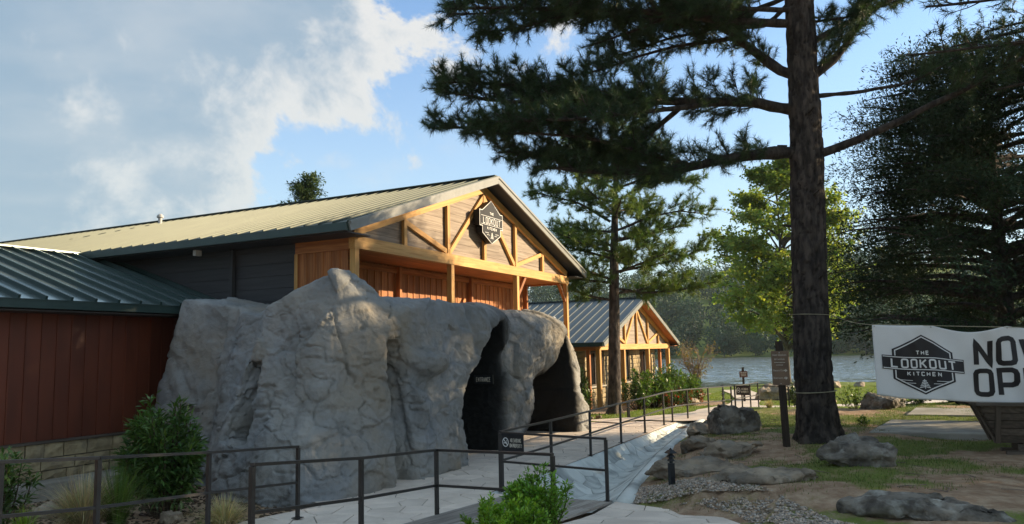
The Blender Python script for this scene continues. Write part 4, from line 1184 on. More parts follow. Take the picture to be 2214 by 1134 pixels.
def ribbon(pts, th, maxseg=.05):
    """quads along a polyline with mitred joins (2-D)"""
    P = [Vector((p[0], p[1])) for p in pts]; closed = (P[0]-P[-1]).length < 1e-6
    Q = []
    for a, b in zip(P[:-1], P[1:]):
        n = max(1, int((b-a).length/maxseg))
        for i in range(n): Q.append(a+(b-a)*(i/n))
    if not closed: Q.append(P[-1])
    n = len(Q); L = []; Rr = []
    for i in range(n):
        a = Q[(i-1) % n] if (closed or i > 0) else None; c = Q[(i+1) % n] if (closed or i < n-1) else None
        d0 = (Q[i]-a).normalized() if a is not None else None; d1 = (c-Q[i]).normalized() if c is not None else None
        if d0 is None: d0 = d1
        if d1 is None: d1 = d0
        t_ = (d0+d1); t_ = t_.normalized() if t_.length > 1e-4 else d1
        nr = Vector((-t_.y, t_.x)); k = max(.5, abs(nr.dot(Vector((-d1.y, d1.x)))))
        L.append(Q[i]+nr*(th/2/k)); Rr.append(Q[i]-nr*(th/2/k))
    vv = [tuple(p) for p in L]+[tuple(p) for p in Rr]
    ff = [((i+1) % n, i, n+i, n+(i+1) % n) for i in range(n if closed else n-1)]
    return vv, [f[::-1] for f in ff]
def text_polys(txt, x, y, h, wd, th, gap, skew=lambda u_, v_: (u_, v_)):
    """list of (verts2d, faces) per stroke; h height, wd width scale"""
    out = []
    for chh in txt:
        if chh == ' ': x += .4*wd; continue
        for st in GL[chh]:
            out.append(ribbon([skew(x+p[0]*wd, y+p[1]*h) for p in st], th, max(.03, h*.12)))
        x += ADV.get(chh, .5)*wd+gap
    return out
def text_width(txt, wd, gap):
    return sum(.4*wd if c == ' ' else ADV.get(c, .5)*wd+gap for c in txt)-gap
def ctext(txt, cx, y, h, wd, th, gap, **k):
    return text_polys(txt, cx-text_width(txt, wd, gap)/2, y, h, wd, th, gap, **k)
def lay(name, polys, fn, m, parent, d0=.003, dd=.0006):
    """map flat strokes onto a surface fn(u,v,d) -> xyz; every stroke a hair further out than the last"""
    b = MB()
    for k, (vv, ff) in enumerate(polys):
        b.add([fn(p[0], p[1], d0+dd*(k % 4)) for p in vv], ff)
    return b.obj(name, m, parent)
def fill(poly, n=14):
    """convex polygon as a fine grid of quads/fans"""
    xs = [p[0] for p in poly]; ys = [p[1] for p in poly]; out = ([], [])
    st = max(max(xs)-min(xs), max(ys)-min(ys))/n; X = min(xs)
    while X < max(xs)-1e-6:
        Y = min(ys)
        while Y < max(ys)-1e-6:
            q = list(poly)
            for a, b in (((X, Y), (X+st, Y)), ((X+st, Y), (X+st, Y+st)), ((X+st, Y+st), (X, Y+st)), ((X, Y+st), (X, Y))):
                q = clip_poly(q, a, b)
                if len(q) < 3: break
            if len(q) >= 3 and abs(poly_area(q)) > 1e-6:
                k = len(out[0]); out[0].extend(q); out[1].append(tuple(range(k, k+len(q))))
            Y += st
        X += st
    return out
def logo(parent, fn, cx, cy, s, dark, light, base=.003, fine=14, wide=1.0, lw=1.0, slim=False):
    """hexagon badge: band with the name, small words above and below, tree and water lines"""
    S = lambda p: (cx+p[0]*s*wide, cy+p[1]*s)
    hexo = [(-.40, .27), (-.40, -.29), (0, -.55), (.40, -.29), (.40, .27), (0, .55)]
    def ins_(k): return [(p[0]*(1-k/.40), p[1]*(1-k/.47)) for p in hexo]
    lay('badge_field', [fill([S(p) for p in hexo], fine)], fn, dark, parent, base)
    if not slim: lay('badge_outline', [ribbon([S(p) for p in ins_(.035)]+[S(ins_(.035)[0])], .020*s, .06*s)], fn, light, parent, base+.003)
    band = [(-.53, -.12), (.53, -.12), (.53, .15), (-.53, .15)]
    lay('badge_band', [fill([S(p) for p in band], fine)], fn, dark, parent, base+.006)
    lay('band_line', [ribbon([S((-.52, .125)), S((.52, .125))], .016*s*lw, .06*s), ribbon([S((-.52, -.095)), S((.52, -.095))], .016*s*lw, .06*s)], fn, light, parent, base+.009)
    lay('lettering', ctext('LOOKOUT', cx, cy-.062*s, .150*s, .150*s*wide, .030*s*lw, .050*s*wide), fn, light, parent, base+.009)
    lay('lettering', ctext('THE', cx, cy+.185*s, .062*s, .07*s*wide, .016*s, .032*s*wide), fn, light, parent, base+.009)
    lay('lettering', ctext('KITCHEN', cx, cy-.205*s, .062*s, .07*s*wide, .016*s, .036*s*wide), fn, light, parent, base+.009)
    tr_ = []
    for i, (w_, yy) in enumerate(((.028, -.285), (.040, -.315), (.052, -.345), (.064, -.375), (.074, -.405))):
        tr_.append(ribbon([S((-w_, yy-.022)), S((0, yy)), S((w_, yy-.022))], .013*s, .05*s))
    tr_.append(ribbon([S((0, -.27)), S((0, -.445))], .010*s, .05*s))
    lay('tree_emblem', tr_, fn, light, parent, base+.009)
    wl = [ribbon([S((sg*a, yy)), S((sg*b_, yy2))], .010*s, .06*s) for sg in (-1, 1) for a, yy, b_, yy2 in ((.34, -.295, .16, -.300), (.25, -.345, .12, -.350))]
    for q in wl: lay('water_line', [q], fn, light, parent, base+.009)

# badge on the gable
SG = thing('hexagon_sign', 'black hexagonal restaurant sign with white lettering hung on the timber gable', 'sign', FW(20.28, 10.82, 6.30))
sgo = FW(20.28, 10.80, 6.31)
outl = [(-.56, .30), (-.72, .30), (-.72, -.16), (-.56, -.16), (-.56, -.36), (0, -.64), (.56, -.36), (.56, -.16), (.71, -.16), (.71, .30), (.56, .30), (0, .64)]
b = MB(); b.prism([(p[0], p[1]) for p in outl[::-1]], -.21, 0)
b.obj('sign_cabinet', BLACK, SG, axes_mat(sgo, U3, Z3, -M3))
def sgf(u_, v_, d_): return tuple(sgo+U3*u_+Z3*v_-M3*d_)
lay('edge_trim', [ribbon(outl+[outl[0]], .020, .3)], sgf, WHITE, SG, .002)
logo(SG, sgf, 0, .0, 1.16, BLACK, WHITE, base=.006, fine=2, wide=1.1, lw=.62, slim=True)

# ENTRANCE board inside the first opening
EB = thing('entrance_sign', 'small black board with pale lettering on the dark wall inside the first cave doorway', 'sign', FW(17.1, 9.42, 1.8))
eo = FW(17.10, 9.42, 1.80)
MB().box(-.27, .27, -.11, .11, -.02, .0).obj('board', BLKM, EB, axes_mat(eo, -M3, Z3, -U3))
lay('lettering', ctext('ENTRANCE', 0, -.05, .10, .062, .015, .021), lambda u_, v_, d_: tuple(eo-M3*u_+Z3*v_-U3*d_), SIGNL, EB, .002)

# NO SMOKING boards on the railings
def smoke_sign(o, ax, nrm_, label, s=1.0):
    ax, nrm_ = Vector(ax).normalized(), Vector(nrm_).normalized()
    e = thing('no_smoking_sign', label, 'sign', o)
    MB().box(-.24*s, .24*s, -.155*s, .155*s, -.012, 0).obj('board', BLKM, e, axes_mat(o, ax, ax.cross(nrm_)*-1 if ax.cross(nrm_).z < 0 else ax.cross(nrm_), nrm_) if False else axes_mat(o, ax, nrm_.cross(ax), nrm_))
    oo = Vector(o)
    fn = lambda u_, v_, d_: tuple(oo+ax*u_*s+Z3*v_*s+nrm_*d_)
    ring = [(-.155+.062*math.cos(a), .005+.075*math.sin(a)) for a in np.linspace(0, 2*math.pi, 25)]
    ring[-1] = ring[0]
    lay('no_smoking_symbol', [ribbon(ring, .014), ribbon([(-.198, .058), (-.112, -.048)], .014), ribbon([(-.195, -.008), (-.12, -.008)], .016), ribbon([(-.135, .01), (-.12, .03), (-.135, .045)], .008)], fn, WHITE, e, .002)
    lay('lettering', ctext('NO SMOKING', .07, .012, .062, .034, .0085, .0085)+ctext('ON PROPERTY', .07, -.080, .062, .034, .0085, .0085), fn, SIGNL, e, .002)
    return e
a = Vector((1.48+.26, 13.10-14.38, 0)).normalized()
smoke_sign(Vector((-.26, 14.38, .86))+a*.27+Vector((-a.y, a.x, 0))*-.032, a, (a.y, -a.x, 0), 'black no smoking board hung on the near channel railing')
a = Vector((10.03-8.45, 28.93-30.3, 0)).normalized()
smoke_sign(Vector((8.45, 30.3, .80))+a*.34+Vector((a.y, -a.x, 0))*.032, a, (a.y, -a.x, 0), 'black no smoking board hung on the far channel railing', 1.15)

# ------------------------------------------------------------------ signposts
def font_mesh(txt, size, sx=1.0, align='CENTER'):
    cu = bpy.data.curves.new('lettering', 'FONT'); cu.body = txt; cu.size = size; cu.align_x = align; cu.align_y = 'CENTER'; cu.resolution_u = 2
    o = bpy.data.objects.new('lettering', cu); COL.objects.link(o)
    dg = bpy.context.evaluated_depsgraph_get(); me = bpy.data.meshes.new_from_object(o.evaluated_get(dg))
    bpy.data.objects.remove(o)
    for v_ in me.vertices: v_.co.x *= sx
    return me
SP = thing('signpost', 'dark wooden signpost with brown direction board beside the big pine', 'signpost', (5.77, 16.95, gz(5.77, 16.95)))
zb = gz(5.77, 16.95)
b = MB(); q = .062
b.prism([(-q, -q+.015), (-q+.015, -q), (q-.015, -q), (q, -q+.015), (q, q-.015), (q-.015, q), (-q+.015, q), (-q, q-.015)], -.15, 2.24)
pm = Matrix.Translation((5.77, 16.95, zb)) @ Matrix.Rotation(rad(-1.0), 4, 'Y') @ Matrix.Rotation(rad(20), 4, 'Z')
b.obj('post', POSTW, SP, pm)
sa = rad(-38)
sx_, sn_ = Vector((math.cos(sa), math.sin(sa), 0)), Vector((math.sin(sa), -math.cos(sa), 0))
so_ = Vector((5.70, 16.87, zb+1.66))
rbx = [(-.165, -.36), (.165, -.36), (.18, -.345), (.18, .355), (.165, .37), (-.165, .37), (-.18, .355), (-.18, -.345)]
MB().prism(rbx, -.03, 0).obj('board', SIGNB, SP, axes_mat(so_, sx_, Z3, sn_))
def put_text(txt, size, u_, v_, sx, parent, o, ax, nr, m, align='CENTER', d=.003):
    me = font_mesh(txt, size, sx, align); 
    link('lettering', me, m, parent, axes_mat(o+ax*u_+Z3*v_+nr*d, ax, nr.cross(ax), nr))
put_text('Giant Checkers', .060, 0, .285, .80, SP, so_, sx_, sn_, SIGNL)
put_text('& Cornhole', .058, 0, .195, .80, SP, so_, sx_, sn_, SIGNL)
for v_, w_ in ((.125, .24), (.070, .16)):
    for k in range(int(w_/.03)):
        MB().box(-.011, .011, -.006, .006, 0, .002).obj('lettering', SIGNL, SP, axes_mat(so_+sx_*(-w_/2+.015+k*.03)+Z3*v_+sn_*.002, sx_, Z3, sn_))
put_text('Nature Ctr.', .062, -.155, -.045, .78, SP, so_, sx_, sn_, SIGNL, 'LEFT')
put_text('Restrooms', .062, -.155, -.205, .78, SP, so_, sx_, sn_, SIGNL, 'LEFT')
for v_ in (-.045, -.205):
    MB().prism([(.075, -.012), (.11, -.012), (.11, -.035), (.155, 0), (.11, .035), (.11, .012), (.075, .012)], 0, .002).obj('arrow', SIGNL, SP, axes_mat(so_+Z3*v_+sn_*.003, sx_, Z3, sn_))
for v_ in (.335, -.325):
    MB().lathe([(.010, 0), (.008, .006)], 8).obj('bolt', WHITEM, SP, axes_mat(so_+Z3*v_+sn_*.001, sx_, Z3, sn_))

FS = thing('signpost', 'slim post with small red brown notice board standing by the lake path', 'signpost', (11.4, 39.25, gz(11.4, 39.25)))
zb = gz(11.4, 39.25)
bar('post', (11.4, 39.25, zb-.1), (11.4, 39.25, zb+1.72), .09, .09, POSTW, FS, up=(1, 0, 0))
MB().box(-.20, .20, -.15, .15, -.02, 0).obj('board', SIGNR, FS, axes_mat((11.4, 39.18, zb+1.38), (1, 0, 0), (0, 0, 1), (0, -1, 0)))
for k in range(9):
    r_, c_ = divmod(k, 3)
    MB().box(-.045, .045, -.016, .016, 0, .002).obj('lettering', SIGNL, FS, axes_mat((11.4+(c_-1)*.11*(1-.2*r_), 39.178, zb+1.46-r_*.075), (1, 0, 0), (0, 0, 1), (0, -1, 0)))

# ------------------------------------------------------------------ path lights
def path_light(x, y, label, h=.58, s=1.0):
    z0 = max(gz(x, y), zl(x, y)-.02) if y > 28 else gz(x, y)+.02
    e = thing('path_light', label, 'path light', (x, y, z0), 'black path lights')
    b = MB(); q = .042*s
    b.prism([(-q, -q), (q, -q), (q, q), (-q, q)], -.05, h*.60)
    b.obj('post', BLKM, e, Matrix.Translation((x, y, z0)) @ Matrix.Rotation(.4, 4, 'Z'))
    MB().lathe([(.030*s, 0), (.030*s, h*.40)], 12).obj('stem', BLKM, e, Matrix.Translation((x, y, z0+h*.595)))
    for zz, r in ((.66, .062), (.76, .075), (.88, .105)):
        MB().lathe([(r*s, 0), (r*s*1.02, .010*s), (r*s*.45, .055*s), (.02*s, .062*s)], 4).obj('louvre', BLKM, e, Matrix.Translation((x, y, z0+h*zz)) @ Matrix.Rotation(.4+math.pi/4, 4, 'Z'))
    MB().lathe([(.012*s, 0), (.018*s, .02), (.004, .035)], 8).obj('finial', BLKM, e, Matrix.Translation((x, y, z0+h*.98)))
path_light(2.62, 13.5, 'black tiered path light standing in the gravel below the mound')
path_light(9.55, 36.2, 'slim black path light on the lawn before the far railing', .62)
path_light(12.0, 45.5, 'black path light where the path meets the lake', .62)
path_light(4.15, 29.0, 'black path light at the lawn edge in front of the pine by the cabin', .62)

# ------------------------------------------------------------------ boardwalk planks
BWK = thing('boardwalk', 'weathered grey plank boardwalk before the near channel railing', 'boardwalk', FW(10, 5.4, .1))
k = 0; m_ = 4.46
while m_ < 6.36:
    w_ = .235
    p0, p1 = FW(8.6, m_+w_/2), FW(12.36+random.uniform(-.03, .03), m_+w_/2)
    p0.z, p1.z = zl(p0.x, p0.y)+.0, zl(p1.x, p1.y)-.005
    pm_ = FW(11.2, m_+w_/2); 
    bar('plank', p0, (p0+(p1-p0)*.74), w_-.014, .04, PLANK, BWK)
    q0 = p0+(p1-p0)*.744; bar('plank', q0, p1, w_-.014, .04, PLANK, BWK)
    m_ += w_+.004

# ------------------------------------------------------------------ concrete slabs, cart, hut behind the banner
def slab_obj(label, pts, h, grp='concrete pads under the trees'):
    z0 = max(gz(*p) for p in pts)
    cx = sum(p[0] for p in pts)/4; cy = sum(p[1] for p in pts)/4
    b = MB(); n = len(pts)
    b.add([(p[0], p[1], -.3) for p in pts]+[(p[0], p[1], z0+h-.02) for p in pts]+[(cx+(p[0]-cx)*.992, cy+(p[1]-cy)*.992, z0+h) for p in pts],
          [(i, (i+1) % n, n+(i+1) % n, n+i) for i in range(n)]+[(n+i, n+(i+1) % n, 2*n+(i+1) % n, 2*n+i) for i in range(n)]+[tuple(range(2*n, 3*n))])
    return tag(b.obj('concrete_slab', SLABM), label, 'slab', grp)
slab_obj('pale concrete slab on the soil in front of the other slab', [(8.25, 18.55), (11.9, 16.9), (13.4, 19.6), (10.1, 21.3)], .035)
slab_obj('pale concrete slab farther back towards the dark boulder', [(11.3, 22.9), (15.0, 21.3), (16.4, 23.6), (12.75, 25.2)], .035)

CART = thing('wooden_cart', 'dark weathered wooden cart box with flared plank sides beside the concrete slab', 'cart', (9.9, 14.2, .3))
co = Vector((8.72, 14.9, 0)); cax = Vector((.93, -.37, 0)); cay = Vector((.37, .93, 0)); zg = gz(9.5, 14.3)
def cp(a, b_, z): return co+cax*a+cay*b_+Z3*(zg+z)
CL, CW = 2.4, 1.2
for k in range(5):                                  # planks on four flared sides
    z0, z1 = .24+k*.145, .24+(k+1)*.145-.012; f0, f1 = (.60-z0)*.0, 0
    fl = lambda z: (z-.98)*.42
    for (a0, b0, a1, b1, oa, ob) in ((0, 0, CL, 0, 0, 1), (0, CW, CL, CW, 0, -1), (0, 0, 0, CW, 1, 0), (CL, 0, CL, CW, -1, 0)):
        def pt(a, b_, z):
            i = -fl(z); return cp(a+(i if a == 0 else -i), b_+(i if b_ == 0 else -i), z)
        q = [pt(a0, b0, z0), pt(a1, b1, z0), pt(a1, b1, z1), pt(a0, b0, z1)]
        inn = cax*oa*.03+cay*ob*.03
        MB().add(q+[p+inn for p in q], [(0, 1, 2, 3), (7, 6, 5, 4), (0, 4, 5, 1), (1, 5, 6, 2), (2, 6, 7, 3), (3, 7, 4, 0)]).obj('plank', CARTW, CART)
for (a0, b0, a1, b1) in ((-.04, -.02, CL+.04, -.02), (-.04, CW+.02, CL+.04, CW+.02), (-.02, -.04, -.02, CW+.04), (CL+.02, -.04, CL+.02, CW+.04)):
    bar('rim', cp(a0, b0, .985), cp(a1, b1, .985), .09, .06, CARTW, CART)
for a in (.32, 1.2, 2.08):
    bar('stake', cp(a, .285, .24), cp(a, -.025, .96), .09, .035, CARTW, CART, up=cay)
for bb in (.35, .85):
    bar('stake', cp(.285, bb, .24), cp(-.025, bb, .96), .09, .035, CARTW, CART, up=cax)
MB().add([cp(.3, .3, .245), cp(CL-.3, .3, .245), cp(CL-.3, CW-.3, .245), cp(.3, CW-.3, .245)], [(0, 1, 2, 3)]).obj('floor_board', CARTW, CART)
MB().add([cp(.03, .03, .90), cp(CL-.03, .03, .90), cp(CL-.03, CW-.03, .90), cp(.03, CW-.03, .90)], [(0, 1, 2, 3)]).obj('soil_fill', MORT, CART)
for a in (.7, 1.75):
    bar('axle_beam', cp(a, .3, .15), cp(a, CW-.3, .15), .12, .14, CARTW, CART)
bar('bolster', cp(.4, CW/2, .235), cp(CL-.4, CW/2, .235), .14, .03, CARTW, CART)
for bb in (.36, CW-.36):
    bar('skid', cp(.45, bb, .03), cp(CL-.3, bb, .03), .12, .12, CARTW, CART)

HUT = thing('flatbed_trailer', 'low dark trailer parked behind the hanging banner', 'trailer', (15.6, 25.4, .2))
ho = Vector((14.0, 27.0, gz(15, 26.5))); hx = Vector((.95, -.3, 0)); hy = Vector((.3, .95, 0))
def hp(a, b_, z): return ho+hx*a+hy*b_+Z3*z
bar('deck', hp(0, .9, .55), hp(5, .9, .55), 1.8, .10, CARTW, HUT)
for k in range(3): bar('side_board', hp(0, 0, .30+k*.12), hp(5, 0, .30+k*.12), .03, .11, CARTW, HUT)
for a in (.15, 1.2, 2.4, 3.6, 4.85): bar('stake', hp(a, -.03, .15), hp(a, -.03, .72), .08, .05, CARTW, HUT, up=hy)
for a in (1.2, 3.8):
    for bb in (.2, 1.6):
        MB().lathe([(.27, -.09), (.30, -.05), (.30, .05), (.27, .09)], 20).obj('wheel', BLKM, HUT, axes_mat(hp(a, bb, .26), hx, Z3, hx.cross(Z3)))

# ------------------------------------------------------------------ banner on a line
BX0, BX1, BH = (6.90, 15.05, 2.84), (12.9, 14.3, 2.62), 1.42
bd = Vector(BX1)-Vector(BX0); BL = bd.length; bdir = bd.normalized(); bn = Vector((bdir.y, -bdir.x, 0)).normalized()
def sag(u_):
    g = [0, 1.08, 2.42, 3.5, 4.7, BL]
    for a, c in zip(g[:-1], g[1:]):
        if a <= u_ <= c:
            k = (u_-a)/(c-a); dpt = (.010, .12, .05, .08, .06)[g.index(a)]
            return dpt*math.sin(math.pi*k)**1.3
    return 0
def bfn(u_, v_, d_):
    """u along the line, v up from the bottom edge"""
    k = v_/BH
    drop = sag(u_)*max(0, k)**1.5
    low = .10*math.sin(min(1, u_/.55)*math.pi/2) - .10 if u_ < .55 else 0
    wv = .035*math.sin(u_*2.3+k*1.4)+.030*math.sin(u_*5.2-k*2.6+.7)*(.4+.6*k)+.014*math.sin(u_*9.0+k*6.0)
    wv += .05*math.exp(-((u_-.5)-.9*(1-k))**2/.02)*.5+.045*math.exp(-((u_-2.05)-.75*(1-k))**2/.03)
    wv *= min(1, .25+u_*1.2)
    tip = -.10*(1-k)*math.exp(-(u_/.35)**2)*-1
    p = Vector(BX0)+bdir*u_+Z3*(-(BH-v_)-drop+tip*.8+.02*math.sin(u_*2.1)*(1-k))+bn*(wv+d_)
    return tuple(p)
BN = thing('hanging_banner', 'white vinyl banner with black lettering and badge strung from the big pine', 'banner', bfn(BL/2, 0, 0))
nu, nv = 150, 40
vv = [bfn(BL*i/nu, BH*j/nv, 0) for i in range(nu+1) for j in range(nv+1)]
ff = [(i*(nv+1)+j, (i+1)*(nv+1)+j, (i+1)*(nv+1)+j+1, i*(nv+1)+j+1) for i in range(nu) for j in range(nv)]
bo = MB().add(vv, ff).obj('sheet', VINYL, BN, smooth=True)
md = bo.modifiers.new('thickness', 'SOLIDIFY'); md.thickness = .002; md.offset = -1
sk = lambda u_, v_: (u_, v_)
logo(BN, bfn, .87, .67, 1.04, INK, VINYL, base=.006, fine=34, wide=1.34)
lay('lettering', text_polys('NOW', 1.83, .74, .46, .52, .092, .145), bfn, INK, BN, .006)
lay('lettering', text_polys('OPEN', 1.81, .155, .46, .54, .092, .150), bfn, INK, BN, .006)
for u_ in (.04, 1.08, 2.42, 3.5, 4.7):
    p = Vector(bfn(u_, BH-.03, .006)); MB().lathe([(.016, 0), (.012, .004), (.007, .005)], 10).obj('grommet', WHITEM, BN, axes_mat(p, bdir, Z3, bn))
# the line and its turns round the trunk
trunk_c = Vector((6.62, 17.4, 0))
def loop(z, r, tilt=0):
    return [(trunk_c.x+r*math.cos(a), trunk_c.y+r*math.sin(a), z+tilt*math.cos(a)) for a in np.linspace(0, 2*math.pi, 33)]
LN = thing('banner_line', 'thin pale rope from the pine trunk along the top of the banner', 'rope', (6.6, 17.35, 3.2))
top = [bfn(BL*i/60, BH, .004) for i in range(61)]
rp = [tuple(Vector(BX0)+bdir*(BL*i/30)+bn*.004+Z3*(.012-.03*math.sin(math.pi*i/30))) for i in range(31)]
st = (trunk_c.x+.425, trunk_c.y-.10, 3.14)
hang = [tuple(Vector(st)+(Vector(BX0)-Vector(st))*k-Z3*.05*math.sin(math.pi*k)) for k in np.linspace(0, 1, 9)]
MB().tube(hang+rp[1:], .006, 6).obj('rope', ROPE, LN)
MB().tube(loop(3.14, .405, -.02), .006, 6, False).obj('trunk_loop', ROPE, LN)
LP = thing('trunk_rope', 'pale rope tied round the lower trunk of the big pine', 'rope', (6.6, 17.35, 1.5))
MB().tube(loop(1.46, .440, .02), .010, 6, False).obj('rope_loop', ROPE, LP)

# edge timbers of the deck at the shore
tag(boxf('dock_deck', 55, 62, .6, 2.6, -.55, -.38, PLANK), 'weathered low plank deck at the lake edge behind the banner', 'deck')
# ------------------------------------------------------------------ vegetation helpers
def unit(a): return a/(np.linalg.norm(a, axis=-1, keepdims=True)+1e-9)
def rdirs(rg, n): return unit(rg.normal(size=(n, 3)))
def kites(C, D, N, L, Wd, fold=.12):
    """diamond leaves: C base, D direction, N normal"""
    n = len(C); D = unit(D); S = unit(np.cross(D, N)); Nn = unit(np.cross(S, D))
    L = np.broadcast_to(L, (n,))[:, None]; Wd = np.broadcast_to(Wd, (n,))[:, None]
    V = np.stack([C, C+D*L*.45+S*Wd/2+Nn*L*fold*.5, C+D*L-Nn*L*fold*.3, C+D*L*.45-S*Wd/2+Nn*L*fold*.5], 1)
    F = np.arange(n*4).reshape(n, 4)
    return V.reshape(-1, 3), F
def ltint(rg, n, lo=.65, hi=1.35, hue=.12, k=4):
    b = rg.uniform(lo, hi, n); h = rg.normal(0, hue, n)
    t = np.stack([b*(1+h), b, b*(1-h*.8)], -1); return np.repeat(np.clip(t, .1, 3), k, 0)
def needles(P, D, n, L, w, rg, spread=.9):
    """tufts of n needles at points P pointing about D, each needle one thin triangle"""
    k = len(P); R_ = rdirs(rg, k*n).reshape(k, n, 3)
    d = unit(D[:, None, :]*rg.uniform(.25, 1.3, (k, n, 1))+R_*spread)
    l = L*rg.uniform(.65, 1.1, (k, n, 1))
    s = unit(np.cross(d, rdirs(rg, k*n).reshape(k, n, 3)))*w/2
    base = P[:, None, :]-D[:, None, :]*rg.uniform(0, .10, (k, n, 1))
    V = np.stack([base-s, base+s, base+d*l], 2).reshape(-1, 3)
    F = np.arange(k*n*3).reshape(-1, 3)
    b = np.repeat(rg.uniform(.6, 1.35, k), n*3); h = np.repeat(rg.normal(0, .10, k), n*3)
    return V, F, np.stack([b*(1+h), b, b*(1-h)], -1)
def smooth_line(P, n, rg, jit=.0):
    P = np.asarray(P, float); s = np.r_[0, np.cumsum(np.linalg.norm(np.diff(P, axis=0), axis=1))]
    q = np.linspace(0, s[-1], n); Q = np.stack([np.interp(q, s, P[:, i]) for i in range(3)], -1)
    for _ in range(2): Q[1:-1] = (Q[:-2]+2*Q[1:-1]+Q[2:])/4
    if jit:
        j = rg.normal(0, jit, Q.shape); j[0] = 0; Q = Q+np.cumsum(j, 0)*.3
    return Q

def pine_limb(P, r0, r1, rg, tufts, twigs, f0=.25, step=.24, sec=1.15, dens=1.0, lift=.18):
    """grow side branches, twigs and tufts from a limb line; returns the limb tube"""
    L = np.linalg.norm(np.diff(np.asarray(P), axis=0), axis=1).sum()
    Q = smooth_line(P, max(8, int(L/.25)), rg, .03)
    n = len(Q); T = unit(np.gradient(Q, axis=0)); up = np.array([0, 0, 1.0])
    s = f0*L
    side = 1
    while s < L:
        f = s/L; i = min(n-1, int(f*(n-1))); p = Q[i]; t_ = T[i]
        sd = unit(np.cross(t_, up))*side; side = -side
        d = unit(t_*rg.uniform(.35, .8)+sd*rg.uniform(.35, 1.0)+up*rg.uniform(-.4, .65))
        ln = sec*(1-.45*f)*rg.uniform(.6, 1.15)
        m = 6; w = np.linspace(0, 1, m)[:, None]
        B = p+d*ln*w+up*lift*ln*w**2+rg.normal(0, .02, (m, 3))*w
        twigs.append((B, np.linspace(.018, .006, m)))
        for q in range(int(5*dens*ln/sec)+2):
            k = rg.uniform(.25, 1.0); a = B[int(k*(m-1))]
            dd = unit(d*.7+rdirs(rg, 1)[0]*.8+up*.22); l2 = rg.uniform(.14, .42)*sec**.5
            e = a+dd*l2
            twigs.append((np.stack([a, (a+e)/2+rg.normal(0, .015, 3), e]), np.array([.007, .006, .004])))
            for z_ in (1.0, .72, .45):
                if rg.random() < .9: tufts.append((a+dd*l2*z_, unit(dd+up*.15)))
        tufts.append((B[-1], unit(B[-1]-B[-2]))); tufts.append((B[-2], unit(B[-1]-B[-2])))
        s += step*rg.uniform(.6, 1.4)
    for k in range(4): tufts.append((Q[-1]-T[-1]*.08*k, T[-1]))
    return tube_np(Q, np.linspace(r0, r1, n)*(1+.08*rg.normal(size=n)), 10)

def twig_mesh(name, twigs, m, parent):
    C = Cat()
    for B, r in twigs: C.add(*tube_np(B, r, 3))
    o = C.obj(name, m, parent); return tag(o, kind='stuff')

def bark_trunk(P, R_, rg, sides=64, dz=.04, amp=.05, seed=3):
    P = np.asarray(P, float); L = np.linalg.norm(np.diff(P, axis=0), axis=1).sum(); n = int(L/dz)
    Q = smooth_line(P, n, rg); s = np.linspace(0, 1, n); rr_ = np.interp(s*L, [q[0] for q in R_], [q[1] for q in R_])
    V, F = tube_np(Q, rr_, sides)
    A = np.repeat(Q, sides, 0); O = unit(V-A)
    a = np.arctan2(O[:, 1], O[:, 0])
    rad_ = np.repeat(rr_, sides)
    c = np.stack([np.cos(a)*rad_*8, np.sin(a)*rad_*8, V[:, 2]*1.7], -1)
    d = facets(c, 1.0, .55, .9, seed)+.35*fbm(c*2, 3, seed+9)
    fl = np.repeat(np.clip(1-s*L/.75, 0, 1), sides)
    root = fl**2*.26*(np.cos(a*5+1.0)*.5+np.cos(a*3-.4)*.5)
    V = V+O*(amp*d+root)[:, None]
    t = np.clip(.9+.5*d, .45, 1.35)
    return V, F, np.stack([t, t, t], -1)

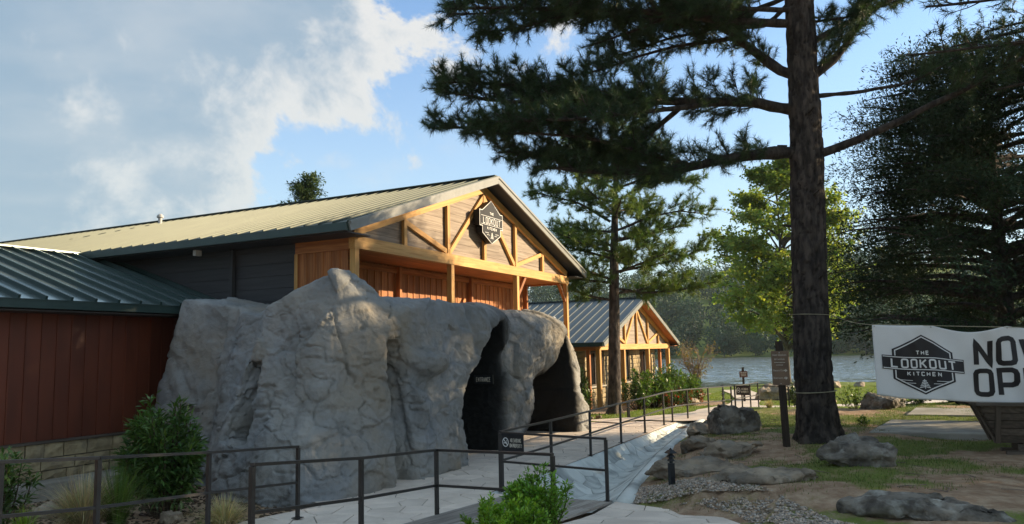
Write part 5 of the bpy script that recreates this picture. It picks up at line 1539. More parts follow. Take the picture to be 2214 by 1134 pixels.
# ------------------------------------------------------------------ the big pine
rg = np.random.default_rng(42)
PINE = thing('tall_pine_tree', 'tall dark pine with thick straight trunk and long drooping limbs beside the signpost', 'tree', (6.66, 17.4, .3))
PT = [(6.66, 17.4, .05), (6.60, 17.4, 2.0), (6.70, 17.4, 5.0), (6.78, 17.4, 7.0), (6.86, 17.45, 10.5), (6.95, 17.5, 14), (7.0, 17.5, 17.5)]
V, F, tn = bark_trunk(PT, [(0, .72), (.25, .60), (.6, .48), (1.2, .41), (3, .38), (6.6, .37), (7.2, .35), (10.4, .315), (14, .2), (17.5, .03)], rg)
np_obj('trunk', V, F, BARK, PINE, tn, True)
LIMB = {
'L1': [(6.42,17.4,6.88),(5.08,17.24,6.75),(3.92,17.08,6.46),(2.8,16.92,6.36),(1.6,16.76,6.36),(0.58,16.6,6.45)],
'L1b': [(4.12,17.1,6.51),(3.05,16.83,6.78),(1.8,16.55,7.05),(0.49,16.27,7.1),(-0.59,16.0,7.05)],
'L2': [(6.41,17.5,7.89),(5.45,17.31,8.02),(4.56,17.13,7.93),(3.53,16.94,7.91),(2.26,16.76,7.93),(1.02,16.57,7.85),(-0.2,16.39,7.82),(-1.38,16.2,7.99)],
'L2b': [(3.95,17.02,7.92),(2.89,17.3,7.1),(1.99,17.4,6.9),(1.04,17.5,6.95),(-0.02,17.6,7.05)],
'L2c': [(2.06,16.8,7.95),(0.82,16.47,8.18),(-0.38,16.13,8.15),(-1.49,15.8,8.06)],
'L2d': [(2.26,16.8,7.9),(1.02,16.73,7.48),(-0.21,16.67,7.44),(-1.73,16.6,7.4)],
'L3': [(6.46,17.5,8.68),(5.91,17.7,9.26),(5.37,17.9,9.9),(4.76,18.1,10.4),(3.93,18.3,10.98),(3.07,18.5,11.58)],
'L3b': [(5.45,17.87,9.80),(4.45,17.9,9.68),(3.6,18.1,9.61),(2.73,18.3,9.36),(1.84,18.5,9.16)],
'L4': [(6.54,17.5,9.96),(4.96,17.25,9.96),(3.52,17.0,10.08),(2.13,16.75,10.1),(0.87,16.5,10.05),(-0.15,16.25,9.99),(-1.34,16.0,9.87)],
'L4b': [(2.14,16.8,10.12),(1.08,16.73,9.88),(0.14,16.67,9.55),(-0.68,16.6,9.48)],
'L5': [(6.74,17.6,10.82),(5.18,17.85,11.21),(3.46,18.1,11.61),(1.79,18.35,11.53),(0.3,18.6,11.45)],
'R1': [(7.06,17.3,6.78),(7.71,17.0,7.02),(8.47,16.7,7.3),(9.35,16.4,7.7),(10.13,16.1,8.02),(10.82,15.8,8.4),(11.41,15.5,8.7)],
'R2': [(7.13,17.5,8.19),(8.46,17.75,8.34),(9.61,18.0,8.61),(10.61,18.25,9.14),(11.55,18.5,9.71)],
'R3': [(6.98,17.4,8.57),(7.64,17.27,9.05),(8.02,17.15,9.66),(8.34,17.02,10.28),(8.5,16.9,10.88)],
'R4': [(7.05,17.5,9.44),(8.02,17.67,10.02),(9.21,17.83,10.64),(10.39,18.0,11.4)],
'R5': [(6.88,17.4,9.93),(7.6,17.2,9.91),(8.16,17.0,9.94)]}
spec = {'L1': (.155, .03, .16, .22, .95, 1.0), 'L1b': (.05, .02, .1, .2, .95, 1.1), 'L2': (.13, .02, .12, .20, 1.05, 1.1), 'L2b': (.06, .02, .15, .2, .9, 1.1), 'L2c': (.05, .02, .05, .2, .75, 1.1), 'L2d': (.05, .02, .05, .2, .85, 1.1),
        'L3': (.12, .03, .16, .25, 1.0, 1.0), 'L3b': (.05, .02, .1, .24, 1.1, .9), 'L4': (.10, .02, .15, .21, 1.05, 1.0), 'L4b': (.04, .02, .05, .2, .8, 1.0), 'L5': (.10, .02, .15, .24, 1.15, 1.0),
        'R1': (.105, .03, .55, .30, .8, .8), 'R2': (.055, .02, .6, .35, .7, .6), 'R3': (.125, .03, .15, .22, .9, .9), 'R4': (.09, .03, .15, .24, 1.0, 1.0), 'R5': (.04, .015, .3, .3, .5, .7)}
for nm, dl in (('L1b', (.3, 1.1, -.15)), ('L2d', (.9, -.9, -.2)), ('L2c', (1.6, 1.0, .1)), ('L3b', (.2, -1.2, .35)), ('L3b', (.5, 1.2, .75)), ('L4', (.0, 1.5, .55)), ('L4b', (1.6, -1.0, .35)), ('L5', (.0, -1.6, .25))):
    P = [tuple(np.array(q)+np.array(dl)) for q in LIMB[nm]]
    root = (6.8, 17.42, P[0][2]+.1) if nm in ('L4', 'L5', 'L3b') else tuple(np.array(LIMB[nm[:2]][2]))
    LIMB[nm+'x'+str(len(LIMB))] = [root]+P[(0 if nm in ('L4', 'L5') else 1):]
for k in list(LIMB):
    if 'x' in k: spec[k] = (.06, .02, .22, .21, 1.05, 1.0)
tufts, twigs = [], []
for k, P in LIMB.items():
    r0, r1, f0, st_, sec, dn = spec[k]
    if 'x' not in k and not k.endswith(('b', 'c', 'd')): P = [(6.8, 17.42, P[0][2]-.05)]+P
    V, F = pine_limb(P, r0, r1, rg, tufts, twigs, f0, st_*.50, sec*1.05, dn*1.5)
    np_obj('limb', V, F, BARK, PINE, np.ones((len(V), 3))*.8, True)
for k in range(14):                                   # upper crown above the picture
    z = 11.6+k*.42; a = k*2.4; ln = 4.2*(1-k/17)
    P = [(6.9, 17.45, z), (6.9+math.cos(a)*ln*.5, 17.45+math.sin(a)*ln*.5, z+.15), (6.9+math.cos(a)*ln, 17.45+math.sin(a)*ln, z+.4)]
    V, F = pine_limb(P, .07, .02, rg, tufts, twigs, .3, .42, 1.1, .8)
    np_obj('limb', V, F, BARK, PINE, np.ones((len(V), 3))*.8, True)
for k in range(9):
    z = 2.6+k*.62; a = k*2.1+.6; r_ = .40
    d = np.array([math.cos(a), math.sin(a), .25]); p = np.array([6.7, 17.4, z])+d*.34
    V, F = tube_np(np.stack([p, p+d*.12, p+d*(.16+.05*(k % 3))]), np.array([.04, .028, .016]), 6)
    np_obj('branch_stub', V, F, BARK, PINE, np.ones((len(V), 3))*.8, True)
twig_mesh('twigs', twigs, BARK, PINE)
TP = np.array([t[0] for t in tufts]); TD = np.array([t[1] for t in tufts])
V, F, tn = needles(TP, TD, 24, .19, .0095, rg)
np_obj('crown', V, F, NEED, PINE, tn)
print('big pine tufts', len(tufts))

# ------------------------------------------------------------------ pine by the cabin
rg = np.random.default_rng(5)
MP = thing('slender_pine_tree', 'sunlit open crowned pine growing in front of the stone cabin', 'tree', (3.93, 31.45, -.05))
V, F, tn = bark_trunk([(3.93, 31.45, -.3), (4.05, 31.45, 3), (4.15, 31.45, 6), (4.3, 31.45, 9), (4.4, 31.45, 11.8)], [(0, .36), (.5, .27), (3, .235), (6, .19), (9, .11), (12.1, .02)], rg, 20, .08, .014, 15)
np_obj('trunk', V, F, BARK, MP, tn*1.5, True)
ML = [[(4.14,31.5,5.55),(5.51,31.3,5.8),(6.84,31.2,6.06),(7.99,31.1,6.51)], [(4.12,31.5,4.89),(5.83,31.5,4.67),(7.15,31.3,4.83),(8.39,31.2,5.08)], [(4.11,31.5,6.12),(2.71,31.6,6.53),(1.4,31.7,6.94)],
      [(4.24,31.5,7.26),(5.59,31.6,7.8),(6.93,31.7,8.16),(8.34,31.8,7.93)], [(4.07,31.5,7.65),(2.77,31.4,8.44),(0.88,31.2,8.87)], [(4.29,31.5,8.41),(5.45,31.4,9.16),(6.6,31.3,9.33),(7.74,31.2,9.11)], [(4.05,31.5,4.42),(3.02,31.3,4.63),(1.91,31.1,5.03)],
      [(4.2,31.5,6.6),(3.4,32.6,7.1),(2.4,33.6,7.3)], [(4.2,31.5,6.9),(5.2,32.6,7.2),(6.2,33.5,7.4)], [(4.2,31.5,6.0),(4.7,30.4,6.2),(5.3,29.4,6.5)], [(4.2,31.5,7.9),(3.6,30.5,8.3),(3.0,29.6,8.6)],
      [(4.3,31.5,9.0),(3.4,31.7,9.6),(2.5,31.9,9.9)], [(4.35,31.5,9.8),(5.2,31.4,10.3),(6.0,31.3,10.5)], [(4.35,31.5,10.2),(3.6,31.0,10.7),(3.0,30.6,10.9)], [(4.38,31.5,10.8),(4.9,31.8,11.3),(5.3,32.0,11.6)], [(4.15,31.5,5.2),(3.2,30.6,5.5),(2.3,29.9,5.7)]]
for k in range(16):
    z = 4.7+k*.42; a = k*2.4+.5; ln = 3.6*(1-.55*k/16)
    ML.append([(4.15, 31.45, z), (4.15+math.cos(a)*ln*.5, 31.45+math.sin(a)*ln*.5, z+.25), (4.15+math.cos(a)*ln, 31.45+math.sin(a)*ln, z+.55)])
tufts, twigs = [], []
for P in ML:
    V, F = pine_limb(P, .06, .018, rg, tufts, twigs, .22, .15, 1.35, 1.2, .1)
    np_obj('limb', V, F, BARK, MP, np.ones((len(V), 3))*1.2, True)
twig_mesh('twigs', twigs, BARK, MP)
TP = np.array([t[0] for t in tufts]); TD = np.array([t[1] for t in tufts])
V, F, tn = needles(TP, TD, 20, .22, .017, rg)
np_obj('crown', V, F, NEED, MP, tn*np.array([2.9, 2.4, 1.2]))
print('mid pine tufts', len(tufts))

# ------------------------------------------------------------------ pine standing outside the picture, its limbs reach in
def side_pine(loc, H, seed, label, limbs, n=16, z0=7.5, ln0=4.6, nn=16, w=.013):
    rg = np.random.default_rng(seed); x, y = loc; zg = gz(x, y)
    e = thing('tall_pine_tree', label, 'tree', (x, y, zg))
    V, F, tn = bark_trunk([(x, y, zg-.2), (x+.1, y, H*.5), (x+.2, y, H)], [(0, .45), (.8, .34), (H*.5, .26), (H, .03)], rg, 16, .15, .02, seed)
    np_obj('trunk', V, F, BARK, e, tn, True)
    tufts, twigs = [], []
    P_ = [np.array(q) for q in limbs]
    for k in range(n):
        z = z0+(H-z0-.8)*k/n; a = k*2.4+seed; ln = ln0*(1-.75*k/n)
        P_.append(np.array([(x+.1, y, z), (x+math.cos(a)*ln*.5, y+math.sin(a)*ln*.5, z+.1), (x+math.cos(a)*ln, y+math.sin(a)*ln, z+.35)]))
    for P in P_:
        V, F = pine_limb(P, .075, .02, rg, tufts, twigs, .25, .36, 1.15, .8)
        np_obj('limb', V, F, BARK, e, np.ones((len(V), 3))*.8, True)
    twig_mesh('twigs', twigs, BARK, e)
    TP = np.array([t[0] for t in tufts]); TD = np.array([t[1] for t in tufts])
    V, F, tn = needles(TP, TD, nn, .19, w, rg); np_obj('crown', V, F, NEED, e, tn)
    print('side pine', len(tufts))
side_pine((14.0, 14.2), 14.5, 21, 'tall pine whose limbs reach in above the dark cedar', [[(14.0, 14.2, 9.2), (12.2, 14.5, 9.3), (10.4, 14.8, 9.25), (8.4, 15.0, 9.19)], [(14.0, 14.2, 8.3), (12, 14.6, 8.45), (10.33, 14.9, 8.39), (8.0, 15.0, 8.21)], [(14.0, 14.2, 8.8), (12.4, 15.3, 8.9), (10.9, 16.2, 8.8)], [(14, 14.2, 9.9), (12, 14.0, 10.2), (10, 14.2, 10.1)], [(14, 14.2, 7.9), (12.5, 15.0, 7.9), (11, 15.6, 7.8), (10.2, 15.8, 7.7)], [(14, 14.2, 9.5), (12.4, 14.4, 9.6), (10.8, 14.5, 9.7), (9.2, 14.6, 9.6)], [(14, 14.2, 8.6), (12.2, 13.8, 8.7), (10.4, 13.6, 8.8), (8.9, 13.6, 8.8)], [(14, 14.2, 9.0), (12.6, 15.6, 9.1), (11.2, 16.6, 9.3), (10.2, 17.4, 9.3)]], z0=9.5)

# ------------------------------------------------------------------ leafy trees
def leaf_tree(name, label, loc, H, z0, R_, mats, seed, nl=60, per=10, cr=.55, nleaf=70, leaf=.16, wid=.6, droop=.0, prof=None, tr=.25, group=None, lean=(0, 0), tn_=(1, 1, 1), hue=.12, limb_m=None, gap=0.0, up=.25, mult=1):
    rg = np.random.default_rng(seed); x, y = loc; zg = gz(x, y)
    e = thing(name, label, 'tree', (x, y, zg), group)
    prof = prof or (lambda k: math.sin(math.pi*min(1, .12+k*.88))**.7)
    C = Cat()
    Q = np.array([(x, y, zg-.3), (x+lean[0]*.4, y+lean[1]*.4, zg+H*.4), (x+lean[0], y+lean[1], zg+H*.97)])
    Q = smooth_line(Q, 24, rg, .02)
    C.add(*tube_np(Q, np.interp(np.linspace(0, 1, 24), [0, .06, 1], [tr*1.5, tr, .03]), 12))
    ctr = []
    for i in range(nl):
        k = (i+rg.uniform(0, 1))/nl; zc = z0+(H-z0)*k; ln = R_*prof(k)*rg.uniform(.65, 1.1); a = rg.uniform(0, 2*math.pi)
        o = np.array([np.interp(zg+zc-.25*ln*up*2, Q[:, 2], Q[:, 0]), np.interp(zg+zc-.25*ln*up*2, Q[:, 2], Q[:, 1]), zg+max(zc-ln*up, z0*.6)])
        d = np.array([math.cos(a), math.sin(a), 0])
        w = np.linspace(0, 1, 8)[:, None]
        B = o+d*ln*w+np.array([0, 0, 1])*(up*ln*w*1.6-(up*.6+droop)*ln*w**2)+np.cumsum(rg.normal(0, .05, (8, 3)), 0)*w
        C.add(*tube_np(B, np.linspace(.05+.012*ln, .012, 8)*min(1.3, .6+tr), 5))
        for q in range(per):
            f = rg.uniform(.28, 1.02)**.8
            p = np.array([np.interp(f*7, np.arange(8), B[:, j]) for j in range(3)])
            ctr.append(p+rg.normal(0, .22*cr+.05*ln, 3)*np.array([1, 1, .7]))
    C.obj('trunk', limb_m or BARK, e, True)
    ctr = np.array(ctr)
    if gap:
        keep = fbm(ctr*.55, 2, seed) > -gap; ctr = ctr[keep]
    n = len(ctr)*nleaf
    A = np.repeat(ctr, nleaf, 0); off = rdirs(rg, n)*(rg.uniform(0, 1, n)**.5)[:, None]*cr*np.repeat(rg.uniform(.6, 1.25, len(ctr)), nleaf)[:, None]
    off[:, 2] *= .75
    K = 9; sp_ = rdirs(rg, len(ctr)*K).reshape(len(ctr), K, 3)*np.array([1, 1, .6]); ch_ = rg.integers(0, K, (len(ctr), nleaf))
    sd_ = np.take_along_axis(sp_, ch_[..., None].repeat(3, -1), 1).reshape(-1, 3)
    off = sd_*(rg.uniform(.05, 1.15, n)*cr)[:, None]+rg.normal(0, .09*cr, (n, 3))
    D_ = unit(rdirs(rg, n)*.8+unit(sd_))
    ax_ = A-np.array([x+lean[0]*.5, y+lean[1]*.5, zg+z0+(H-z0)*.4]); N_ = unit(rdirs(rg, n)*.55+unit(ax_)*.6+unit(off)*.3+np.array([0, 0, .5]))
    V, F = kites(A+off, D_, N_, leaf*rg.uniform(.7, 1.25, n), leaf*wid*rg.uniform(.8, 1.2, n))
    ct = np.repeat(np.clip(1+.28*fbm(ctr*.7, 2, seed+4), .5, 1.6), nleaf*4)
    np_obj('crown', V, F, mats, e, ltint(rg, n, .7, 1.3, hue)*np.array(tn_)*ct[:, None])
    return e
CP = lambda k: (1-.72*k)*min(1, .35+k*5)
leaf_tree('cedar_tree', 'broad dark cedar with layered boughs behind the hanging banner', (13.1, 20.7), 10.2, 2.5, 5.3, CEDL, 31, nl=210, per=13, cr=.66, nleaf=84, leaf=.115, wid=.32, prof=lambda k: (1-.50*k)*min(1, .6+k*4), tr=.27, up=.20, droop=.12, gap=.42, hue=.08)
leaf_tree('sweetgum_tree', 'bright yellow green broadleaf tree by the lake behind the big pine', (19.6, 56.5), 16.2, 3.6, 5.8, LEAF, 32, nl=110, per=11, cr=.70, nleaf=62, leaf=.24, wid=.8, prof=lambda k: math.sin(math.pi*min(1, .20+k*.74))**.9, tr=.2, up=.45, gap=.14, tn_=(1.75, 1.6, 1.2), limb_m=BARKG)
leaf_tree('cedar_tree', 'cedar top showing above the long roof ridge', (-11.9, 45), 13.3, 4, 3.1, CEDL, 33, nl=60, per=9, cr=.5, nleaf=48, leaf=.17, wid=.5, prof=lambda k: (1-.8*k)*1.1, tr=.2, up=.5, gap=.35, tn_=(1.9, 1.8, 1.2))
# trees outside the picture that shade the forecourt
for k, (x, y, H, R_) in enumerate([(20.5, 15.5, 9.6, 4.2), (17.0, 12.0, 9.0, 3.6), (25.5, 20.5, 11.0, 4.6), (25.5, 17.0, 10.2, 3.8), (27, 13.0, 11.0, 4.6), (18.2, 17.4, 10.3, 3.5)]):
    leaf_tree('cedar_tree', 'dark cedar in the grove on the sunny side of the forecourt', (x, y), H, 1.6, R_, CEDL, 50+k, nl=60, per=9, cr=.62, nleaf=36, leaf=.22, wid=.5, prof=lambda q: (1-.6*q)*min(1, .5+q*4), tr=.25, up=.16, droop=.1, gap=.35, group='cedars beside the forecourt')
for k, (x, y, H, R_) in enumerate([(10.5, 66, 8.5, 3.0), (-1, 70, 9, 3.4), (3.5, 64, 8.5, 2.8)]):
    pass

# ------------------------------------------------------------------ wooded hill across the lake
rg = np.random.default_rng(77)
C = Cat(); T2 = Cat(); n = 0
while n < 560:
    d_ = rg.uniform(0, 1)**2.0
    x = rg.uniform(-70, 215); shore = 246-.26*(x-60); y = shore+6+d_*215
    if abs(math.atan2(x, y)-.28) > .42: continue
    z = gz(x, y); H = rg.uniform(9, 15) if d_ > .04 else rg.uniform(4.5, 9.5); R_ = H*rg.uniform(.30, .42)
    nl_ = 420 if d_ < .25 else 260
    o = rdirs(rg, nl_)*(rg.uniform(.25, 1, nl_)**.5)[:, None]; o[:, 2] = o[:, 2]*1.25
    ls = rg.uniform(.5, .8) if d_ < .25 else .9
    c0 = np.array([x, y, z+H*.55])+o*np.array([R_, R_, H*.40])*(1+.25*fbm(o*2.2+n, 2, 5)[:, None])
    V, F = kites(c0, rdirs(rg, nl_), unit(o+rdirs(rg, nl_)*.6+np.array([0, 0, .3])), ls*1.3, ls)
    b_ = rg.uniform(.7, 1.3); hh = rg.normal(0, .14)
    C.add(V, F, ltint(rg, nl_, .8, 1.2, .06)*b_*np.array([.85*(1+hh), 1.08, .95*(1-hh)])); n += 1
    if rg.random() < .4:
        T2.add(*tube_np(np.array([(x, y, z-.3), (x, y, z+H*.6)]), np.array([.2, .1]), 5))
tag(C.obj('far_forest', FORL), 'hazy green wooded hillside rising beyond the lake', 'forest', kind='stuff')
tag(T2.obj('far_forest_trunks', BARKG), 'pale trunks in the wood across the lake', 'forest', kind='stuff')

# ------------------------------------------------------------------ shrubs
def shrub(label, loc, size, m, seed, n=900, leaf=.10, wid=.32, stems=16, tn_=(1, 1, 1), name='leafy_shrub', group=None, upw=.5, flowers=0, yellow=0.0, cat='shrub', z=None, hi=1.4):
    rg = np.random.default_rng(seed); x, y = loc; zg = gz(x, y) if z is None else z
    e = thing(name, label, cat, (x, y, zg), group)
    C = Cat(); LV = []; LD = []
    per = n//stems
    for i in range(stems):
        a = rg.uniform(0, 6.28); r = rg.uniform(.05, 1)**.6
        tip = np.array([math.cos(a)*r*size[0], math.sin(a)*r*size[1], size[2]*(rg.uniform(.72, 1.05)*(1-.42*r**2))])
        b0 = np.array([math.cos(a)*r*size[0]*.25, math.sin(a)*r*size[1]*.25, 0])
        w = np.linspace(0, 1, 7)[:, None]
        B = np.array([x, y, zg-.02])+b0*(1-w)+tip*w+np.array([0, 0, 1])*.15*size[2]*np.sin(np.pi*w)*0+rg.normal(0, .012, (7, 3))*w
        B[:, :2] += ((tip[:2]-b0[:2])*.18*np.sin(np.pi*w))
        C.add(*tube_np(B, np.linspace(.014, .004, 7)*max(.6, size[2]), 4))
        for q in range(per):
            f = rg.uniform(.12, 1.0)**.75
            p = np.array([np.interp(f*6, np.arange(7), B[:, j]) for j in range(3)])
            d = unit(rdirs(rg, 1)[0]+np.array([tip[0], tip[1], 0])/(np.linalg.norm(tip[:2])+.1)*.5+np.array([0, 0, upw]))
            p = p+d*rg.uniform(0, .10)*size[2]*.7
            LV.append(p); LD.append(d)
    C.obj('stems', STEM, e)
    LV = np.array(LV); LD = np.array(LD); k = len(LV)
    V, F = kites(LV, LD, unit(rdirs(rg, k)*.6+np.array([0, 0, 1])), leaf*rg.uniform(.6, 1.2, k), leaf*wid*rg.uniform(.8, 1.2, k), .18)
    tn = ltint(rg, k, .6, hi, .10)*np.array(tn_)
    if yellow:
        ye = np.repeat(rg.random(k) < yellow, 4); tn[ye] = np.array([3.2, 2.2, 1.2])
    np_obj('foliage', V, F, m, e, tn)
    if flowers:
        i_ = rg.integers(0, k, flowers); P = LV[i_]+rdirs(rg, flowers)*.05
        V, F = kites(np.repeat(P, 5, 0), rdirs(rg, flowers*5), rdirs(rg, flowers*5), .10, .09)
        tag(np_obj('flowers', V, F, FLOW, e, ltint(rg, flowers*5, .8, 1.3, .05)), kind='stuff')
    return e
shrub('glossy dark green laurel shrub with a few yellow leaves before the rock cave', (-5.9, 13.3), (.62, .58, 2.0), SHRL, 1, n=5200, leaf=.16, wid=.28, stems=34, yellow=.012, upw=.45, z=-.1, tn_=(1.5, 1.55, 1.2))
shrub('dark green laurel shrub at the far end of the ramp railing', (-7.75, 11.9), (.45, .45, 1.35), SHRL, 2, n=1600, leaf=.14, wid=.28, stems=20, z=-.1, tn_=(1.5, 1.5, 1.2))
shrub('bright green small leaved shrub in front of the end of the ramp railing', (.27, 10.1), (.46, .40, .92), SHRL, 3, n=6500, leaf=.066, wid=.45, stems=44, tn_=(3.0, 3.1, 1.1), upw=.9)
shrub('low yellow green small leaved shrub beside the taller bright one', (-.15, 9.5), (.56, .40, .66), SHRL, 4, n=6500, leaf=.060, wid=.45, stems=50, tn_=(4.0, 3.7, 1.2), upw=.9)
for k, (x, y, sx, sz, lab) in enumerate([(5.45, 34.6, .85, 1.75, 'round glossy shrub nearest the pine trunk at the cabin porch'), (6.4, 35.9, .75, 1.85, 'dark upright shrub next to the round one at the cabin porch'), (7.3, 37.5, .9, 2.0, 'tall green shrub before the middle of the cabin porch'),
                                         (8.2, 39.2, .85, 1.8, 'green shrub before the last porch post of the cabin'), (9.0, 40.9, .8, 1.6, 'loose green shrub at the lake end of the cabin porch')]):
    shrub(lab, (x, y), (sx, sx, sz), SHRL, 10+k, n=1500, leaf=.20, wid=.36, stems=26, tn_=(1.5, 1.45, .9), group='shrubs along the cabin porch')
for k, (x, y) in enumerate([(6.9, 35.4), (7.9, 36.9), (8.9, 38.6)]):
    shrub(('low red flowering shrub beneath the dark upright porch shrub', 'low red flowering shrub beneath the tallest porch shrub', 'low red flowering shrub beside the last porch post')[k], (x, y), (.55, .5, .95), SHRL, 20+k, n=500, leaf=.14, wid=.4, stems=16, tn_=(1.3, 1.2, .8), flowers=26, group='red flowering shrubs', name='flowering_shrub')
shrub('leafy bush squeezed between the cave and the cabin wall', (2.55, 31.2), (.55, .6, 1.75), SHRL, 25, n=1300, leaf=.19, wid=.3, stems=24, tn_=(1.3, 1.3, .9))
shrub('bushy green shrub left of the big pine trunk by the far railing'.replace('left of', 'partly behind'), (10.65, 29.3), (.55, .5, 1.05), SHRL, 26, n=900, leaf=.13, wid=.4, stems=20, tn_=(1.3, 1.1, .8))
shrub('sparse yellow green shrub between the big pine and the dark boulder', (11.6, 26.9), (.75, .6, .85), SHRL, 27, n=600, leaf=.12, wid=.4, stems=18, tn_=(2.0, 1.7, .9))
shrub('low shrub under the corner of the banner', (13.6, 27.3), (.6, .5, .5), SHRL, 28, n=450, leaf=.12, wid=.4, stems=14, tn_=(1.7, 1.6, .9))
shrub('tiny green plant on the soil beside the big pine', (9.0, 20.6), (.14, .14, .28), SHRL, 29, n=160, leaf=.09, wid=.45, stems=8, tn_=(1.4, 1.5, .9))
# half bare tree at the corner of the cabin
def twig_tree(label, loc, H, R_, seed):
    rg = np.random.default_rng(seed); x, y = loc; zg = gz(x, y); e = thing('bare_ornamental_tree', label, 'tree', (x, y, zg)); C = Cat(); tips = []
    for i in range(6):
        a = i*1.05; B = np.array([(x, y, zg-.1), (x+.15*math.cos(a), y+.15*math.sin(a), zg+H*.4), (x+R_*.45*math.cos(a), y+R_*.45*math.sin(a), zg+H*.72)])
        B = smooth_line(B, 8, rg, .03); C.add(*tube_np(B, np.linspace(.045, .02, 8), 5))
        for j in range(22):
            p = B[rg.integers(3, 8)]; d = unit(rdirs(rg, 1)[0]*.8+np.array([math.cos(a)*.5, math.sin(a)*.5, .9])); l = rg.uniform(.3, .8)*H*.32
            Q = np.stack([p, p+d*l*.5+rg.normal(0, .03, 3), p+d*l]); C.add(*tube_np(Q, np.array([.012, .009, .006]), 3))
            for q in range(4):
                d2 = unit(d+rdirs(rg, 1)[0]*.7); Q2 = np.stack([p+d*l*(.4+.15*q), p+d*l*(.4+.15*q)+d2*l*.4]); C.add(*tube_np(Q2, np.array([.007, .005]), 3)); tips.append(Q2[1])
    C.obj('trunk', TWIG, e)
    P = np.array(tips); P = np.repeat(P[::2], 3, 0); k = len(P)
    V, F = kites(P, rdirs(rg, k), rdirs(rg, k), .10, .05); np_obj('crown', V, F, LEAF, e, ltint(rg, k, .6, 1.2, .2)*np.array([1.6, 1.0, .9]))
twig_tree('half bare pinkish ornamental tree at the lake corner of the cabin', (10.0, 43.5), 3.3, 1.5, 61)

# ornamental grasses
def tussock(label, loc, H, R_, n, m, seed, tn_=(1, 1, 1), w=.008, z=None, group=None, erect=.5, name='ornamental_grass'):
    rg = np.random.default_rng(seed); x, y = loc; zg = gz(x, y) if z is None else z
    a = rg.uniform(0, 6.28, n); r0 = rg.uniform(0, .18, n)*R_; ln = H*rg.uniform(.55, 1.15, n); lean = np.abs(rg.normal(0, 1, n))*(1-erect)+.12
    k = 6; s = np.linspace(0, 1, k)
    out = np.stack([np.cos(a), np.sin(a), 0*a], -1)
    P = np.array([x, y, zg])+out[:, None, :]*(r0[:, None]+lean[:, None]*ln[:, None]*(s**1.6)[None]*1.0)[..., None]
    P[..., 2] += ln[:, None]*(s[None]-.55*np.clip(lean, 0, 1.3)[:, None]*s[None]**2.6)
    P = np.maximum(P, np.array([-1e9, -1e9, zg+.005]))
    sd = np.stack([-np.sin(a), np.cos(a), 0*a], -1)[:, None, :]*(w*(1-s**1.5*.9))[None, :, None]
    V = np.concatenate([P-sd, P+sd], 1).reshape(-1, 3)
    b = (np.arange(n)*2*k)[:, None]; i = np.arange(k-1)[None]
    F = np.stack([b+i, b+i+1, b+i+1+k, b+i+k], -1).reshape(-1, 4)
    t = np.repeat(np.stack([rg.uniform(.6, 1.35, n)]*3, -1)*(1+rg.normal(0, .1, (n, 3))), 2*k, 0)*np.array(tn_)
    o = np_obj(name, V, F, m, None, t)
    return tag(o, label, 'grass tuft', group)
tussock('tall dry tan ornamental grass clump behind the ramp railing', (-6.35, 11.75), 1.0, .9, 1500, DRYG, 1, w=.006, z=-.1, erect=.45)
tussock('tall green grass blades growing out of the dry clump', (-5.95, 11.9), 1.15, .5, 420, GRS, 2, tn_=(.8, .9, .7), w=.006, z=-.1, erect=.7)
tussock('small pale dry grass clump between the two ramp railings', (-4.3, 11.75), .62, .6, 1000, DRYG, 3, tn_=(1.05, 1.05, .95), w=.005, z=-.08, erect=.4)
tussock('green fringe of grass at the foot of the small dry clump', (-4.55, 11.6), .32, .5, 200, GRS, 4, w=.005, z=-.08, erect=.5)
tussock('bright green upright grass tuft near the ramp railing', (-6.75, 11.0), .52, .35, 170, GRS, 5, tn_=(1.5, 1.6, .8), w=.008, z=0, erect=.75)
tussock('wispy dry grass at the edge of the far lit pavement', (8.8, 27.4), .35, .5, 220, DRYG, 6, w=.006, erect=.4)

# ------------------------------------------------------------------ ground cover
def blades(n, box, H, w, m, seed, keep, tn_, name, label, flat=False):
    rg = np.random.default_rng(seed); x = rg.uniform(box[0], box[1], n); y = rg.uniform(box[2], box[3], n)
    kk = keep(x, y, rg); x, y = x[kk], y[kk]; n = len(x); z = ground(x, y)
    a = rg.uniform(0, 6.28, n); h = H*rg.uniform(.5, 1.2, n)
    P = np.stack([x, y, z], -1); sd = np.stack([np.cos(a), np.sin(a), 0*a], -1)*w/2
    le = np.stack([np.cos(a*3.1), np.sin(a*3.1), 0*a], -1)
    tip = P+(le*h[:, None] if flat else le*h[:, None]*rg.uniform(.1, .7, (n, 1)))+np.array([0, 0, 1])*(h[:, None]*.08+.006 if flat else h[:, None])
    if flat: P = P+np.array([0, 0, .008])
    V = np.stack([P-sd, P+sd, tip], 1).reshape(-1, 3)
    o = np_obj(name, V, np.arange(n*3).reshape(-1, 3), m, None, ltint(rg, n, .6, 1.4, .12, 3)*np.array(tn_))
    tag(o, label, 'grass', kind='stuff'); return o
def mound_cover(x, y, rg):
    m, t = -(x*NX+y*NY), x*UX+y*UY
    P = np.stack([x, y, 0*x], -1); g = fbm(P*.55, 4, 21)*.8+fbm(P*2.3, 3, 22)*.35
    return (np.interp(t, SW_T, SW_M)-m > .5) & (rg.random(len(x)) < sstep(-.3, .45, g)) & (t > 12.0+.35*(2-m))
blades(120000, (2, 19, 9.5, 28), .06, .009, GRS, 3, mound_cover, (.8, .85, .8), 'grass', 'thin patchy grass on the mound under the pine')
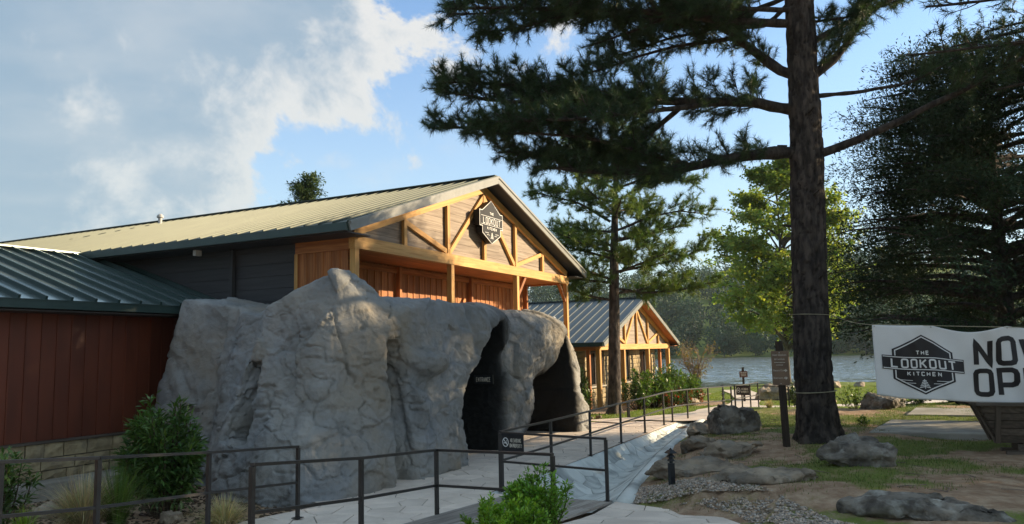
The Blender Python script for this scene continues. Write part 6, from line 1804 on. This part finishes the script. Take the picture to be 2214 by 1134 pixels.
blades(70000, (2, 19, 9.5, 27), .13, .006, DRYG, 4, lambda x, y, rg: (np.interp(x*UX+y*UY, SW_T, SW_M)+(x*NX+y*NY) > .3) & (x*UX+y*UY > 12.0+.35*(2+(x*NX+y*NY))), (.56, .35, .25), 'pine_needle_litter', 'brown fallen pine needles on the mound', True)
def lawn(x, y, rg):
    ok = ~in_poly_np(x, y, PATH)
    return ok & (np.hypot((x-8.6)/1.9, (y-39.5)/2.5) > 1) & ~((-(x*NX+y*NY) > 10.6) & (x*UX+y*UY > 30))
blades(60000, (2, 24, 28, 53), .07, .02, GRS, 5, lawn, (1.35, 1.25, .9), 'grass', 'mown lawn between the cabin and the lake')
def fallen(n, seed):
    rg = np.random.default_rng(seed); C = Cat()
    for k in range(n):
        x, y = rg.uniform(3.5, 14), rg.uniform(10.5, 25); m_, t_ = MT(x, y)
        if np.interp(t_, SW_T, SW_M)-m_ < .6: continue
        z = gz(x, y)+.012; a = rg.uniform(0, 6.28); l = rg.uniform(.1, .5)
        P = np.array([(x, y, z), (x+math.cos(a)*l*.5, y+math.sin(a)*l*.5, z+rg.uniform(0, .03)), (x+math.cos(a+.3)*l, y+math.sin(a+.3)*l, z)])
        C.add(*tube_np(P, np.array([.007, .006, .003])*rg.uniform(.7, 1.5), 4))
    return tag(C.obj('fallen_twigs', TWIG), 'scattered fallen twigs on the mound under the pine', 'twigs', kind='stuff')
fallen(130, 9)
# mulch chips and pebbles of the bed by the wall
BED = [wm(*p) for p in [(5.5, 9.75), (6.4, 9.72), (8.85, 9.25), (10.5, 8.9), (10.9, 10.2), (11.9, 11.9), (12.2, 14.5), (5.0, 14.5)]]
gravel('mulch_chips', BED, 3600, .02, .05, STEM, lambda rg: (1, 1, 1), 12, zf=gz)
tag(bpy.data.objects['mulch_chips'], 'dark brown mulch in the bed under the wall', 'mulch')
gravel('bed_pebbles', [(-8.5, 9.5), (-4.6, 10.6), (-4.3, 11.9), (-5.2, 12.5), (-7.2, 12.1), (-9, 12)], 1700, .014, .034, GRAV, gtint, 13)
tag(bpy.data.objects['bed_pebbles'], 'mixed pebbles along the ramp railing', 'gravel')
tag(bpy.data.objects['gravel_bed'], 'tan gravel around the near path light', 'gravel')

# ------------------------------------------------------------------ evening haze over the lake
m = bpy.data.materials.new('haze_air'); m.use_nodes = True; nt = m.node_tree; nt.nodes.clear()
out = nnode(nt, 'ShaderNodeOutputMaterial')
pv = nnode(nt, 'ShaderNodeVolumePrincipled', {'Color': (.75, .92, 1.0, 1), 'Density': .00016, 'Anisotropy': .2})
nt.links.new(pv.outputs[0], out.inputs['Volume'])
hz_ = MB().box(-760, 780, -960, 1020, -5.5, 72).obj('haze', m)
tag(hz_, 'thin blue evening haze over the lake', 'haze', kind='stuff')
SC.cycles.volume_bounces = 0
